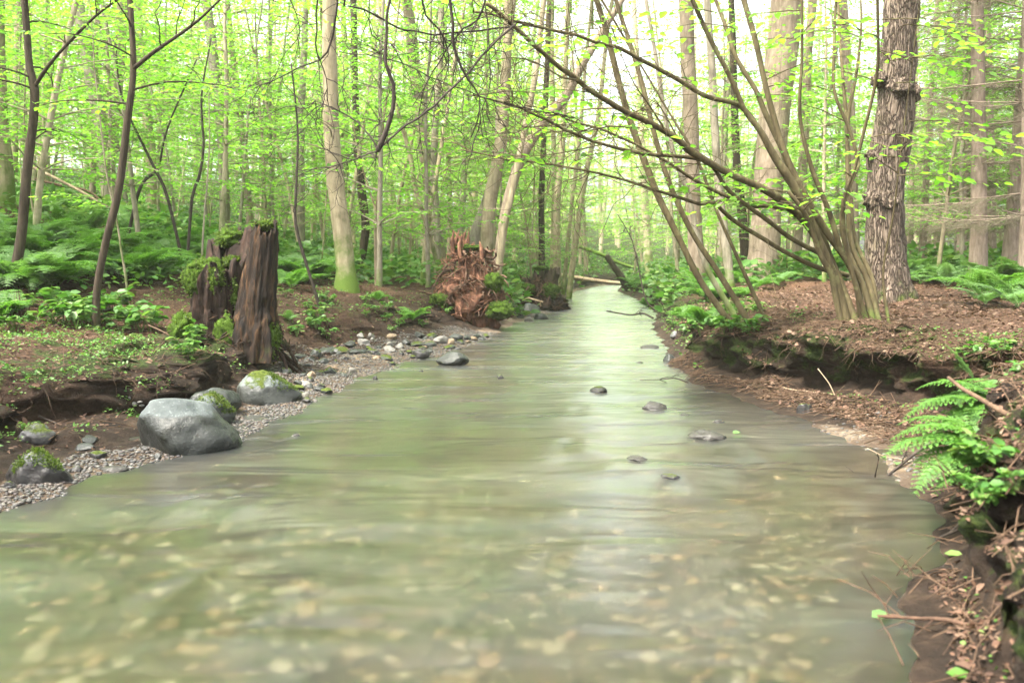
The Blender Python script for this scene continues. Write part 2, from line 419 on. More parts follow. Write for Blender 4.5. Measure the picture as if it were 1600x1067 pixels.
# ------------------------------------------------------------------ terrain: one sheet that follows the two banks
LW = [(0, 790), (90, 768), (150, 746), (250, 722), (372, 690), (462, 642), (560, 592), (640, 566), (700, 552), (765, 527), (800, 507), (855, 490), (872, 470), (900, 455)]
RW = [(1420, 1067), (1405, 960), (1482, 870), (1442, 790), (1400, 735), (1335, 690), (1240, 652), (1100, 606), (1050, 572), (1040, 540), (1020, 512), (1028, 490), (990, 465), (965, 455)]
lw = [at_z(*p) for p in LW]; rw = [at_z(*p) for p in RW]
LY = [-8, 1.5] + [p.y for p in lw] + [44, 50, 60, 140]
LX = [-2.6, -2.5] + [p.x for p in lw] + [4.2, 7.5, 14, 60]
RY = [-8, 1.0] + [p.y for p in rw] + [44, 50, 60, 140]
RX = [1.0, 1.02] + [p.x for p in rw] + [5.2, 9.5, 16.5, 63]
def wig(y, p): return .035 * np.sin(4.7 * y + p) + .024 * np.sin(10.3 * y + 2 * p) + .014 * np.sin(23 * y + 3 * p)
def xl(y): return np.interp(y, LY, LX) + wig(np.asarray(y), 1.0)
def xr(y): return np.interp(y, RY, RX) + wig(np.asarray(y), 2.3)
NSEG = [8, 12, 14, 14, 16, 20, 24, 24, 20, 14]
LP = {  # station y: (s, z) from the waterline outwards
 -8: [(0, 0), (.15, .04), (.3, .06), (.35, .2), (.5, .35), (1.6, .45), (3, .6), (6, 1.1), (11, 2.2), (25, 5), (70, 9)],
 4.4: [(0, 0), (.2, .03), (.4, .05), (.5, .18), (.62, .33), (1.6, .42), (3, .6), (6, 1.1), (11, 2.2), (25, 5), (70, 9)],
 5.2: [(0, 0), (.3, .035), (.8, .05), (.92, .17), (1.12, .34), (1.9, .42), (3.2, .6), (6, 1.1), (11, 2.2), (25, 5), (70, 9)],
 5.85: [(0, 0), (.3, -.015), (.9, .035), (1.6, .06), (1.72, .33), (2.1, .40), (3.2, .52), (6, .95), (11, 2.2), (25, 5), (70, 9)],
 6.35: [(0, 0), (.25, .01), (.6, .035), (.9, .07), (1.06, .32), (1.7, .40), (3.2, .5), (6, .95), (11, 2.2), (25, 5), (70, 9)],
 7.4: [(0, 0), (.15, .03), (.4, .06), (.75, .1), (.78, .34), (1.6, .42), (3.2, .5), (6, .95), (11, 2.2), (25, 5), (70, 9)],
 8.8: [(0, 0), (.3, .03), (.7, .06), (.95, .12), (1.2, .3), (1.9, .42), (3.2, .55), (6, 1.0), (11, 2.2), (25, 5), (70, 9)],
 10.6: [(0, 0), (.5, .03), (1.0, .07), (1.4, .13), (1.8, .3), (2.5, .5), (3.6, .66), (6, 1.1), (11, 2.4), (25, 5), (70, 9)],
 13.5: [(0, 0), (.3, .03), (.6, .06), (.9, .13), (1.3, .34), (1.9, .52), (3.2, .72), (6.5, 1.45), (11, 2.7), (25, 5.5), (70, 9)],
 17: [(0, 0), (.1, .04), (.2, .1), (.35, .28), (.6, .5), (1.4, .6), (3, .72), (7, 1.7), (12, 2.9), (25, 5.5), (70, 9)],
 20: [(0, 0), (.35, .03), (.75, .07), (.95, .2), (1.2, .42), (2, .6), (4, .75), (8, 1.5), (13, 2.6), (27, 5.5), (70, 9)],
 30: [(0, 0), (.1, .05), (.2, .12), (.35, .28), (.6, .42), (1.6, .55), (4, .75), (8, 1.3), (14, 2.4), (30, 5.5), (70, 9)],
 140: [(0, 0), (.1, .05), (.2, .12), (.35, .28), (.6, .42), (1.6, .55), (4, .8), (9, 1.3), (16, 2.6), (30, 5.5), (70, 9)]}
RP = {
 -8: [(0, 0), (.06, .04), (.1, .12), (.18, .4), (.35, .72), (1.2, .82), (3, .86), (6, .95), (11, 1.1), (25, 1.5), (70, 2.6)],
 3.0: [(0, 0), (.12, .03), (.2, .1), (.27, .38), (.45, .70), (1.2, .8), (3, .84), (6, .9), (11, 1.0), (25, 1.4), (70, 2.6)],
 4.1: [(0, 0), (.08, .03), (.14, .1), (.2, .36), (.4, .66), (1.2, .74), (3, .78), (6, .85), (11, 1.0), (25, 1.4), (70, 2.6)],
 4.9: [(0, 0), (.3, .025), (.55, .06), (.72, .3), (.95, .56), (1.4, .62), (3, .66), (6, .75), (11, .9), (25, 1.4), (70, 2.6)],
 5.8: [(0, 0), (.3, .03), (.75, .065), (.97, .17), (.86, .50), (1.3, .62), (3, .63), (6, .68), (11, .85), (25, 1.4), (70, 2.6)],
 7.2: [(0, 0), (.3, .05), (.65, .085), (.83, .17), (.62, .47), (1.1, .57), (3, .62), (6, .65), (11, .8), (25, 1.4), (70, 2.6)],
 8.8: [(0, 0), (.05, .03), (.15, .07), (.32, .15), (.2, .43), (.75, .54), (2.4, .56), (6, .65), (11, .8), (25, 1.4), (70, 2.6)],
 12: [(0, 0), (.1, .05), (.2, .12), (.35, .26), (.6, .40), (1.4, .5), (3, .58), (6, .66), (11, .8), (25, 1.5), (70, 2.6)],
 18: [(0, 0), (.1, .05), (.2, .12), (.35, .26), (.6, .42), (1.4, .6), (3, .75), (6, .82), (11, .9), (25, 1.7), (70, 3)],
 140: [(0, 0), (.1, .05), (.2, .12), (.35, .26), (.6, .42), (1.4, .6), (3, .8), (6, .95), (11, 1.2), (25, 2.2), (70, 4)]}
ys = [-8.0]
while ys[-1] < 140:
    y = ys[-1]
    ys.append(y + (.25 if y < 1.5 else max(.035, .0105 * (y - 1.0))))
YS = np.array(ys)
def side_profile(ST, ys):
    """(rows, columns) arrays of s and z: control points interpolated along y, then along the profile."""
    k = sorted(ST); A = np.array([ST[q] for q in k])
    ctrl = np.stack([[np.interp(ys, k, A[:, i, c]) for c in (0, 1)] for i in range(A.shape[1])])   # (ctrl, 2, rows)
    cols = [ctrl[0]]
    for i in range(len(NSEG)):
        p0, p1, p2 = ctrl[max(i - 1, 0)], ctrl[i], ctrl[i + 1]
        p3 = ctrl[min(i + 2, len(ctrl) - 1)]
        m1, m2 = (p2 - p0) * .32, (p3 - p1) * .32
        lim = np.abs(p2 - p1) * 1.2 + 1e-6
        m1, m2 = np.clip(m1, -lim, lim), np.clip(m2, -lim, lim)
        for q in range(1, NSEG[i] + 1):
            t = q / NSEG[i]
            cols.append((2 * t ** 3 - 3 * t * t + 1) * p1 + (t ** 3 - 2 * t * t + t) * m1 + (-2 * t ** 3 + 3 * t * t) * p2 + (t ** 3 - t * t) * m2)
    C = np.stack(cols)                              # (cols, 2, rows)
    return C[:, 0].T, C[:, 1].T
sL, zL = side_profile(LP, YS); sR, zR = side_profile(RP, YS)
NB = 44
tb = (np.arange(1, NB) / NB)[None]
XL, XR = xl(YS)[:, None], xr(YS)[:, None]
dep = np.interp(YS, [-8, 2, 4, 7, 14, 30, 140], [.22, .20, .22, .24, .25, .25, .25])[:, None]
Xb = XL + (XR - XL) * tb
Zb = -dep * np.sin(np.pi * tb) ** .6
XX = np.concatenate([(XL - sL)[:, ::-1], Xb, XR + sR], 1)
ZZ = np.concatenate([zL[:, ::-1], Zb, zR], 1)
SS = np.concatenate([sL[:, ::-1], -np.minimum(Xb - XL, XR - Xb), sR], 1)
YY = np.repeat(YS[:, None], XX.shape[1], 1)
SIDE = np.concatenate([-np.ones_like(sL), np.zeros_like(Xb), np.ones_like(sR)], 1)
P0 = np.stack([XX, YY, ZZ], -1).reshape(-1, 3)
sf = SS.reshape(-1); sdf = SIDE.reshape(-1)
am = np.clip(sf / .5, 0, 1)
face = np.clip((P0[:, 2] - .08) / .12, 0, 1) * np.clip((1.9 - sf) / .6, 0, 1)
lump = fbm(P0 * 2.3, 4, 3)
P1 = P0.copy()
P1[:, 2] += am * lump * .06 + np.clip(sf / 4, 0, 1) * fbm(P0 * np.array([.35, .35, 0]), 3, 9) * .12
P1[:, 2] += np.clip(sf + .1, 0, 1) * fbm(P0 * 8, 4, 5) * .022 + (sf < 0) * fbm(P0 * 3, 3, 6) * .02
P1[:, 0] += face * fbm(P0 * np.array([3.2, 3.2, 5]), 5, 21, .6) * .13
P1[:, 1] += face * fbm(P0 * np.array([3.2, 3.2, 5]), 5, 31, .6) * .11
nrow, ncol = XX.shape
i = np.arange(nrow - 1)[:, None] * ncol; j = np.arange(ncol - 1)[None]
GQ = np.stack([i + j, i + j + 1, i + ncol + j + 1, i + ncol + j], -1).reshape(-1, 4)
ga = Acc(); ga.add(P1, GQ)
ground = tag(ga.build("ground", M["ground"], smooth=True), kind="structure")
# zones: R gravel and sand, G leaf litter, B moss
yv = P1[:, 1]
gw = np.where(sdf < 0, np.interp(yv, [3, 5, 6, 7.5, 8.8, 10.6, 13.5, 16, 20, 25], [.15, .55, 1.0, .55, .75, 1.3, .8, .15, .8, .2]), np.interp(yv, [3, 4.2, 4.6, 5, 6, 7.5, 8.5], [.04, .05, .3, .55, .5, .25, .02]))
zr = np.where(sdf == 0, 1.0, np.clip(1.15 - sf / gw, 0, 1)) * np.where(P1[:, 2] < .2, 1, 0) * np.where(sdf > 0, np.interp(yv, [4.3, 4.6, 5.9, 6.5], [0, 1, 1, 0]), 1)
zg = np.where(sdf > 0, np.clip((sf - .4) / .5, 0, 1) * np.clip(P1[:, 2] / .45 - .2, 0, 1), np.clip((sf - 1.0) / 1.0, 0, 1) * .75) * np.clip(.75 + .5 * fbm(P0 * np.array([.6, .6, 0]), 3, 41), 0, 1)
zb = np.where(sdf < 0, np.clip((P1[:, 2] - .22) / .15, 0, 1) * np.clip((3.0 - sf) / 1.2, 0, 1) * np.interp(yv, [8, 10], [.62, .4]), face * .5)
zb = np.maximum(zb, np.clip((np.abs(yv) - 14) / 10, 0, 1) * np.clip(sf / 2, 0, 1) * .75)
zc = np.stack([zr, zg, zb, np.ones_like(zr)], -1).astype(np.float32)
at = ground.data.attributes.new("zone", 'FLOAT_COLOR', 'POINT'); at.data.foreach_set("color", zc.ravel())
BV = BVHTree.FromPolygons([tuple(p) for p in P1], [tuple(q) for q in GQ.tolist()])
def hit(px, py):
    d = ray(px, py).normalized()
    h = BV.ray_cast(Vector((0, 0, CAMZ)), d)
    return h[0] if h[0] is not None else at_depth(px, py, 40)
def gz(x, y):
    h = BV.ray_cast(Vector((x, y, 30)), Vector((0, 0, -1)))
    return (h[0].z, h[1]) if h[0] is not None else (0.0, Vector((0, 0, 1)))
def on(x, y, dz=0.0): return Vector((x, y, gz(x, y)[0] + dz))
# water: one rippled sheet between and slightly under the banks
wy = [-7.5]
while wy[-1] < 60: wy.append(wy[-1] + (.3 if wy[-1] < 1.5 else max(.035, .009 * wy[-1])))
WYs = np.array(wy); nw = 130
tw = np.linspace(0, 1, nw)[None]
ml = np.interp(WYs, [4, 5, 5.6, 6.2, 6.8, 9], [.25, .6, 1.4, .9, .3, .25])[:, None]
WX = (xl(WYs)[:, None] - ml) + (xr(WYs)[:, None] + .3 - xl(WYs)[:, None] + ml) * tw
WP = np.stack([WX, np.repeat(WYs[:, None], nw, 1), np.zeros_like(WX)], -1).reshape(-1, 3)
WP[:, 2] += .006 * fbm(WP * np.array([1.6, 2.6, 1]), 3, 77)
for px, py, A_ in [(890, 690, .016), (940, 606, .014), (905, 640, .010), (370, 770, .018), (620, 830, .012), (830, 600, .010), (1000, 556, .01), (720, 650, .009), (310, 900, .013), (430, 790, .012), (870, 556, .01), (1150, 705, .012), (1250, 722, .014), (455, 680, .012), (1105, 680, .014), (1024, 636, .012), (997, 720, .012), (1050, 748, .010), (640, 640, .008), (780, 590, .01), (540, 900, .010), (860, 870, .008), (1190, 690, .01), (1300, 735, .012), (700, 700, .008), (960, 570, .010), (910, 575, .010), (800, 545, .01), (560, 620, .008)]:
    q = at_z(px, py); dy = q.y - WP[:, 1]; dx = np.abs(WP[:, 0] - q.x + .04 * np.sin(dy * 6)); sw = .05 + .01 * q.y
    WP[:, 2] += A_ * np.exp(-np.clip(dy, 0, 9) / .35) * (dy > -.25) * np.clip((dy + .25) / .2, 0, 1) * (np.exp(-((dx - .25 * np.clip(dy, 0, 1) - .06) / sw) ** 2) - .7 * np.exp(-(dx / (sw * 1.3)) ** 2))
i = np.arange(len(WYs) - 1)[:, None] * nw; j = np.arange(nw - 1)[None]
wa = Acc(); wa.add(WP, np.stack([i + j, i + j + 1, i + nw + j + 1, i + nw + j], -1).reshape(-1, 4))
tag(wa.build("stream_water", M["water"], smooth=True), kind="structure")

# ------------------------------------------------------------------ stones and pebbles
def ico(sub):
    bm = bmesh.new(); bmesh.ops.create_icosphere(bm, subdivisions=sub, radius=1.0)
    V = np.array([v.co[:] for v in bm.verts]); T = np.array([[v.index for v in f.verts] for f in bm.faces]); bm.free()
    return V, T
ICO = {k: ico(k) for k in (1, 2, 3, 4, 5)}
def stone_mesh(name, sub, seed, mat, amp=.22, flat=1.0, freq=.9, fine=.025, facets=5):
    V, T = ICO[sub]
    n = fbm(V * freq + seed * 7.7, 3, seed) * amp + fbm(V * 4 + seed, 3, seed + 5) * fine
    W_ = V * (1 + n)[:, None]
    r = np.random.default_rng(seed)
    for _ in range(facets):                          # worn facets
        d = r.normal(size=3); d /= np.linalg.norm(d); lim = r.uniform(.62, .85)
        q = W_ @ d; W_ = W_ - d[None] * (np.clip(q - lim, 0, None) * .8)[:, None]
    W_[:, 2] *= flat
    a = Acc(); a.add(W_, T=T); return a.mesh(name, mat, True)
def boulder(label, px, py, wpx, hpx, mat, seed, depth=1.0, rz=0.0, name="boulder", group=None, cat="boulder", sub=5, sink=.25, facets=5, tilt=(0, 0), amp=.22, Y=None, skew=0.0):
    """A stone whose outline spans about wpx by hpx pixels with its foot at px, py."""
    g = at_depth(px, py, Y) if Y else hit(px, py)
    if g.z < 0: g = at_z(px, py)
    w = wpx * g.y / F / 2; h = hpx * g.y / F
    hh = h / (2 - sink * 2) if sink < .9 else h
    me = stone_mesh(name, sub, seed, mat, amp, facets=facets)
    if skew:
        v = np.empty(len(me.vertices) * 3, np.float32); me.vertices.foreach_get('co', v); v = v.reshape(-1, 3); v[:, 2] *= np.clip(1 - skew * (v[:, 0] + .35), .3, 1.3); me.vertices.foreach_set('co', v.ravel()); me.update()
    o = bpy.data.objects.new(name, me); COL.objects.link(o)
    o.location = (g.x, g.y + w * depth * .8, max(g.z, 0) + hh * (1 - 2 * sink) * 1.0)
    o.scale = (w * 1.05, w * depth, hh * 1.05); o.rotation_euler = (tilt[0], tilt[1], rz)
    return tag(o, label, cat, group)
# ------------------------------------------------------------------ tree growing
def nv(v): return v / (np.linalg.norm(v) + 1e-9)
def grow_branch(r, p0, az, length, rise, droop, LL, accB, leaf=.08, gap=.16, tw=.45, r0=.012, twigs=True, dens=1.0, start=.2):
    """One limb leaving p0 towards azimuth az, with a flat fan of leafy twigs on it."""
    n = 9; pts = []; a = az; p = np.array(p0, float); st = length / (n - 1)
    for i in range(n):
        t = i / (n - 1); pts.append(p.copy())
        a += r.uniform(-.16, .16)
        p = p + st * np.array([math.cos(a), math.sin(a), rise - droop * 2 * t + r.uniform(-.08, .08)])
    pts = np.array(pts)
    tube(accB, pts, np.linspace(r0, r0 * .2, n), 5 if twigs else 3, cap=False)
    nt = max(2, int(length * (1 - start) / gap)); side = 1
    for k in range(nt + 1):
        t = start + (1 - start) * k / nt
        f = t * (n - 1); i = min(int(f), n - 2); q = pts[i] + (pts[i + 1] - pts[i]) * (f - i)
        ax = nv(pts[i + 1] - pts[i]); side = -side
        ang = side * r.uniform(.6, 1.15) if k < nt else 0
        ca, sa = math.cos(ang), math.sin(ang)
        d = nv(np.array([ax[0] * ca - ax[1] * sa, ax[0] * sa + ax[1] * ca, ax[2] * .5 + r.uniform(-.15, .18)]))
        L = tw * (1.05 - .6 * abs(t - .4)) * r.uniform(.55, 1.15)
        m = max(1, int(L / (leaf * .85)))
        if twigs: tube(accB, [q, q + d * L * .5 + np.array([0, 0, -.01]), q + d * L + np.array([0, 0, -.05 * L])], [r0 * .22, r0 * .16, r0 * .1], 3, cap=False)
        s2 = 1
        for e in range(m + 1):
            if r.random() > dens: continue
            s2 = -s2; g = q + d * L * (e + .4) / (m + .4); g[2] -= .06 * L * ((e + .4) / (m + .4)) ** 2
            b = s2 * r.uniform(.5, 1.1) if e < m else r.uniform(-.2, .2)
            cb, sb = math.cos(b), math.sin(b)
            ld = np.array([d[0] * cb - d[1] * sb, d[0] * sb + d[1] * cb, d[2] * .4 + r.uniform(-.45, .12)])
            LL.add(g, ld, (r.gauss(0, .35), r.gauss(0, .35), 1.0), leaf * r.uniform(.5, 1.3))
def straight(r, h, r0, lean=.06, wob=.05, n=14):
    a = r.uniform(0, 6.28); pts = []; x = y = 0.0; vx, vy = math.cos(a) * lean, math.sin(a) * lean
    for i in range(n):
        z = h * i / (n - 1); pts.append((x, y, z - (.25 if i == 0 else 0)))
        vx += r.gauss(0, wob) * .5; vy += r.gauss(0, wob) * .5
        x += vx * h / (n - 1); y += vy * h / (n - 1)
    rr = [r0 * (1 - .75 * i / (n - 1)) for i in range(n)]; rr[0] *= 1.25
    return np.array(pts), np.array(rr)
def lib_tree(kind, seed):
    """Prototype meshes (trunk, branches, crown) of one kind of tree."""
    r = random.Random(seed); T, B, LL = Acc(), Acc(), LeafList()
    if kind == "understory":        # small beech or hazel tree with layered sprays
        h = r.uniform(7, 9); P, rr = straight(r, h, r.uniform(.035, .055), .08, .07)
        bz = [(r.uniform(.8, h) if q % 3 else r.uniform(.8, 5), r.uniform(.9, 2.0)) for q in range(56)]; leaf, gap, tw = .078, .14, .5
    elif kind == "sapling":
        h = r.uniform(3.2, 4.6); P, rr = straight(r, h, r.uniform(.014, .02), .12, .1)
        bz = [(r.uniform(.7, h), r.uniform(.5, 1.1)) for _ in range(20)]; leaf, gap, tw = .07, .12, .36
    elif kind == "far":
        h = r.uniform(13, 17); P, rr = straight(r, h, r.uniform(.09, .15), .07, .05)
        bz = [(r.uniform(1.5, 8.5) if q % 4 else r.uniform(8.5, h), r.uniform(1.2, 2.8)) for q in range(84)]; leaf, gap, tw = .11, .18, .75
    else:                            # pole: mostly bare, high crown
        h = r.uniform(14, 17); P, rr = straight(r, h, r.uniform(.08, .17), .05, .03)
        bz = [(r.uniform(3.5, 9) if q % 3 else r.uniform(9, h), r.uniform(1.0, 2.2)) for q in range(34)]; leaf, gap, tw = .12, .22, .75
    P2, r2 = spline(P, rr, .3 if kind != "sapling" else .15)
    tube(T, P2, r2, 8, .08, seed)
    for z, L in bz:
        k = np.searchsorted(P2[:, 2], z); k = min(max(k, 1), len(P2) - 1)
        grow_branch(r, P2[k], r.uniform(0, 6.28), L * (1.15 - .5 * z / h), r.uniform(.1, .5), r.uniform(.1, .35), LL, B, leaf, gap, tw, max(.005, r2[k] * .3), kind in ("understory", "sapling"))
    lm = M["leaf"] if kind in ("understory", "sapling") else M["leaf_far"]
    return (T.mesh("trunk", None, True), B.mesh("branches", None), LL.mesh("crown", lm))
def lib_crown(seed, rad=2.4, hgt=4.5, nb=24, leaf=.15):
    """A crown high above the frame, origin at its foot."""
    r = random.Random(seed); B, LL = Acc(), LeafList()
    for _ in range(nb):
        z = r.uniform(.2, hgt)
        grow_branch(r, (0, 0, z), r.uniform(0, 6.28), rad * r.uniform(.5, 1.1) * (1.1 - .5 * z / hgt), r.uniform(.1, .6), .25, LL, B, leaf, .28, .8, .02, False)
    tube(B, [(0, 0, -.2), (0, 0, hgt * .6), (.1, 0, hgt)], [.05, .035, .01], 6)
    return B.mesh("limbs", M["bark_grey"]), LL.mesh("crown", M["leaf_far"])
LIB = {k: [lib_tree(k, 100 * q + s) for s in range(n)] for q, (k, n) in enumerate((("understory", 4), ("sapling", 4), ("far", 4), ("pole", 4)))}
CROWN = [lib_crown(900 + s) for s in range(3)]
_bk = {}
def with_mat(me, mat):
    key = (me.name, mat.name)
    if key not in _bk:
        c = me.copy(); c.materials.clear(); c.materials.append(mat); _bk[key] = c
    return _bk[key]
def plant_tree(kind, var, x, y, rz, sc, bark, name, label, group, cat="tree", z=None):
    T, B, Cn = LIB[kind][var % len(LIB[kind])]
    t = thing(name, label, cat, on(x, y), group, rz); t.scale = (sc, sc, sc)
    put("trunk", with_mat(T, bark), t); put("branch_sprays", with_mat(B, bark), t); put("crown", Cn, t)
    return t
def px_line(pts, Y0, lean=0.0, zref=0.0, width=True):
    """World points of a pixel polyline: depth Y0 at its foot, shifting lean metres per metre of height."""
    P, rr = [], []
    for q in pts:
        p = at_depth(q[0], q[1], Y0); p = at_depth(q[0], q[1], Y0 + lean * (p.z - zref)); P.append(p)
        rr.append((q[2] if len(q) > 2 else 3) / 2 * p.y / F)
    return P, rr
def depth_line(pts, d0, d1, w0, w1):
    """World points of a limb whose depth runs from d0 to d1, widths in metres."""
    n = len(pts); P = [at_depth(x, y, d0 + (d1 - d0) * i / (n - 1)) for i, (x, y) in enumerate(pts)]
    return P, [w0 / 2 + (w1 - w0) / 2 * i / (n - 1) for i in range(n)]
def crooked(r, acc, P, n, lo, hi, r0, seg=.06, bend=.5, sub=2, t0=.1, down=0.0):
    """n crooked side twigs along polyline P, some with side twigs of their own."""
    P = np.asarray(P)
    for _ in range(n):
        k = int(len(P) * (t0 + (1 - t0) * r.random() ** .8)); k = min(k, len(P) - 2)
        ax = nv(P[k + 1] - P[k]); d = nv(np.array([r.gauss(0, 1), r.gauss(0, .6), r.gauss(0, 1) - down]) + ax * 1.3)
        L = r.uniform(lo, hi); m = max(3, int(L / seg)); q = P[k].copy(); pts = [q.copy()]
        for e in range(m):
            d = nv(d + np.array([r.gauss(0, bend), r.gauss(0, bend * .6), r.gauss(0, bend) - down * .1]) * .5)
            q = q + d * L / m; pts.append(q.copy())
        tube(acc, pts, np.linspace(r0, r0 * .35, len(pts)), 4, cap=False)
        if sub > 0: crooked(r, acc, pts, 2 if sub > 1 else 1, lo * .4, hi * .45, r0 * .55, seg, bend, sub - 1, .2, down)
def traced_tree(name, label, pts, bark, group=None, cat="tree", lean=0.0, top=11.0, crown=None, limbs=(), sprays=0, rough=.07, seed=0, step=.12, sides=12, leaf=.072, foot=None, dead=0, flare=1.0, Y=None, zr=(1.4, 4.2), thin=1.0):
    r = random.Random(1000 + seed)
    b = at_depth(pts[0][0], pts[0][1], Y) if Y else (foot or hit(pts[0][0], pts[0][1]))
    if Y: b.z = gz(b.x, b.y)[0]
    P, rr = px_line(pts, b.y, lean, b.z); rr = [x * thin for x in rr]
    P[0] = Vector((P[0].x, b.y, b.z)); rr[0] *= flare
    P.insert(0, Vector((P[0].x - (P[1].x - P[0].x) * .1, b.y, b.z - .18))); rr.insert(0, rr[0] * 1.12)
    d = (P[-1] - P[-3]).normalized()
    if d.z < .5: d = (d + Vector((0, 0, .6))).normalized()
    while top and P[-1].z < top:
        P.append(P[-1] + d * min(1.6, top + .1 - P[-1].z + .3) ); rr.append(max(.012, rr[-1] * .88))
        d = (d + Vector((r.gauss(0, .05), r.gauss(0, .05), .12))).normalized()
    t = thing(name, label, cat, b, group)
    S_, R_ = spline(P, rr, step)
    a = Acc(); tube(a, S_, R_, sides, rough, seed, 7.0)
    a.build("trunk", bark, t, True, b)
    B, LL = Acc(), LeafList()
    for lp, w0, w1, dd in limbs:
        q, qr = depth_line(lp, b.y, b.y + dd, w0, w1)
        q2, q2r = spline(q, qr, .08); la = Acc(); tube(la, q2, q2r, 7, .06, seed); la.build("limb", bark, t, True, b)
        crooked(r, B, q2, 3, .3, .8, w1 * .4, sub=1)
        e = q2[-1]
        grow_branch(r, e, r.uniform(0, 6.28), 1.2, .3, .2, LL, B, leaf, .16, .4, w1 * .4)
    vis = [k for k in range(len(S_)) if b.z + zr[0] < S_[k][2] < b.z + zr[1]]
    for _ in range(sprays):
        k = r.choice(vis) if vis else -1
        grow_branch(r, S_[k], r.uniform(0, 6.28), r.uniform(.6, 1.5), r.uniform(.1, .5), .3, LL, B, leaf, .16, .42, min(.012, R_[k] * .35))
    if dead: crooked(r, B, S_, dead, .3, 1.0, .005, sub=2, t0=.2)
    if B.n: B.build("twig_sprays", bark, t, False, b)
    if LL.p: LL.build("leaf_sprays", M["leaf"], t, b)
    if crown is not None:
        L, Cn = CROWN[seed % 3]; tp = Vector(S_[-1]) - b
        sc = crown
        put("limbs", with_mat(L, bark), t, tp - Vector((0, 0, 2.0 * sc)), (0, 0, r.uniform(0, 6)), (sc,) * 3)
        put("crown", Cn, t, tp - Vector((0, 0, 2.0 * sc)), (0, 0, r.uniform(0, 6)), (sc,) * 3)
    return t, S_, R_

# ------------------------------------------------------------------ ferns and herbs
def frond(acc, stem, L, r, pairs=15, az=0.0, arch=.9, rise=1.1, wid=.32, fine=True, p0=(0, 0, 0)):
    """One arching fern frond; fine fronds carry lobed leaflets."""
    n = 12; p = np.array(p0, float); pts = [p.copy()]; el = rise
    for i in range(n):
        el -= arch * 1.6 / n * (.5 + i / n)
        p = p + L / n * np.array([math.cos(az) * math.cos(el), math.sin(az) * math.cos(el), math.sin(el)]); pts.append(p.copy())
    pts = np.array(pts); tube(stem, pts, np.linspace(.004, .001, n + 1) * (L / .6), 4, cap=False)
    lat = np.array([-math.sin(az), math.cos(az), 0]); PO, DI, UP, SZ, WD = [], [], [], [], []
    for k in range(pairs):
        t = .16 + .84 * k / pairs; f = t * n; i = min(int(f), n - 1); q = pts[i] + (pts[i + 1] - pts[i]) * (f - i)
        ax = nv(pts[i + 1] - pts[i]); up = np.cross(ax, lat); up = up if up[2] > 0 else -up
        w = L * wid * (min(1, (t - .08) / .22)) * (1.02 - t) ** .75 * 1.25
        for s in (-1, 1):
            d = nv(lat * s + ax * .45 + up * r.uniform(-.18, .1) - np.array([0, 0, .12]))
            if not fine: PO.append(q); DI.append(d); UP.append(up); SZ.append(w); continue
            m = 7
            for e in range(m):
                u = (e + .3) / m; g = q + d * w * u; lw = w * .30 * (1.05 - u)
                nb = nv(np.cross(up, d))
                for s2 in (-1, 1):
                    PO.append(g); DI.append(nv(nb * s2 + d * .8)); UP.append(up + r.gauss(0, .1)); SZ.append(max(.004, lw))
            PO.append(q + d * w * .8); DI.append(d); UP.append(up); SZ.append(w * .25)
    leaves(acc, PO, DI, UP, SZ, .85 if fine else .55)
def lib_fern(seed, nf, L, fine, mat, pairs=15, one=False):
    """A shuttlecock of fronds: list of frond meshes about a common foot, or one mesh."""
    r = random.Random(seed); out = []; al = Acc(); st = Acc()
    for k in range(nf):
        a = al if one else Acc()
        frond(a, a, L * r.uniform(.7, 1.15), r, pairs, k * 6.283 / nf + r.uniform(-.3, .3), r.uniform(.7, 1.15), r.uniform(.75, 1.25), r.uniform(.26, .34), fine)
        if not one: out.append(a.mesh("frond", mat))
    if one: out.append(al.mesh("fronds", mat))
    return out
FERN_MID = [lib_fern(50 + s, 7, .62, True, M["fern"], 17) for s in range(3)]
FERN_PALE = [lib_fern(60 + s, 7, .62, True, M["fern_pale"], 17) for s in range(2)]
def fern(lib, var, x, y, rz, sc, label, group, z=None, tilt=(0, 0)):
    t = thing("fern", label, "fern", on(x, y, -.01), group, rz); t.scale = (sc,) * 3
    t.rotation_euler = (tilt[0], tilt[1], rz)
    for me in lib[var % len(lib)]: put("frond", me, t)
    return t
def lib_herb(seed, n, h, leaf):
    r = random.Random(seed); LL = LeafList(); a = Acc()
    for _ in range(n):
        az = r.uniform(0, 6.28); s = h * r.uniform(.5, 1.1); e = np.array([math.cos(az) * s * .5, math.sin(az) * s * .5, s])
        tube(a, [(0, 0, -.02), e * .5 + (0, 0, .02), e], [.003, .0025, .0015], 3, cap=False)
        for q in range(4): LL.add(e * r.uniform(.7, 1), (math.cos(az + r.uniform(-1.4, 1.4)), math.sin(az + r.uniform(-1.4, 1.4)), r.uniform(-.3, .25)), (r.gauss(0, .3), r.gauss(0, .3), 1), leaf * r.uniform(.7, 1.2))
    return a.mesh("stems", M["herb"]), LL.mesh("leaves", M["herb"])
HERB = [lib_herb(70 + s, 8, .22, .10) for s in range(3)]
def herb(var, x, y, rz, sc, label, group):
    t = thing("herb", label, "plant", on(x, y, -.01), group, rz); t.scale = (sc,) * 3
    s_, l_ = HERB[var % 3]; put("stems", s_, t); put("leaves", l_, t)
    return t
# ------------------------------------------------------------------ the trees one can tell apart, traced at their own distances
T_ = traced_tree
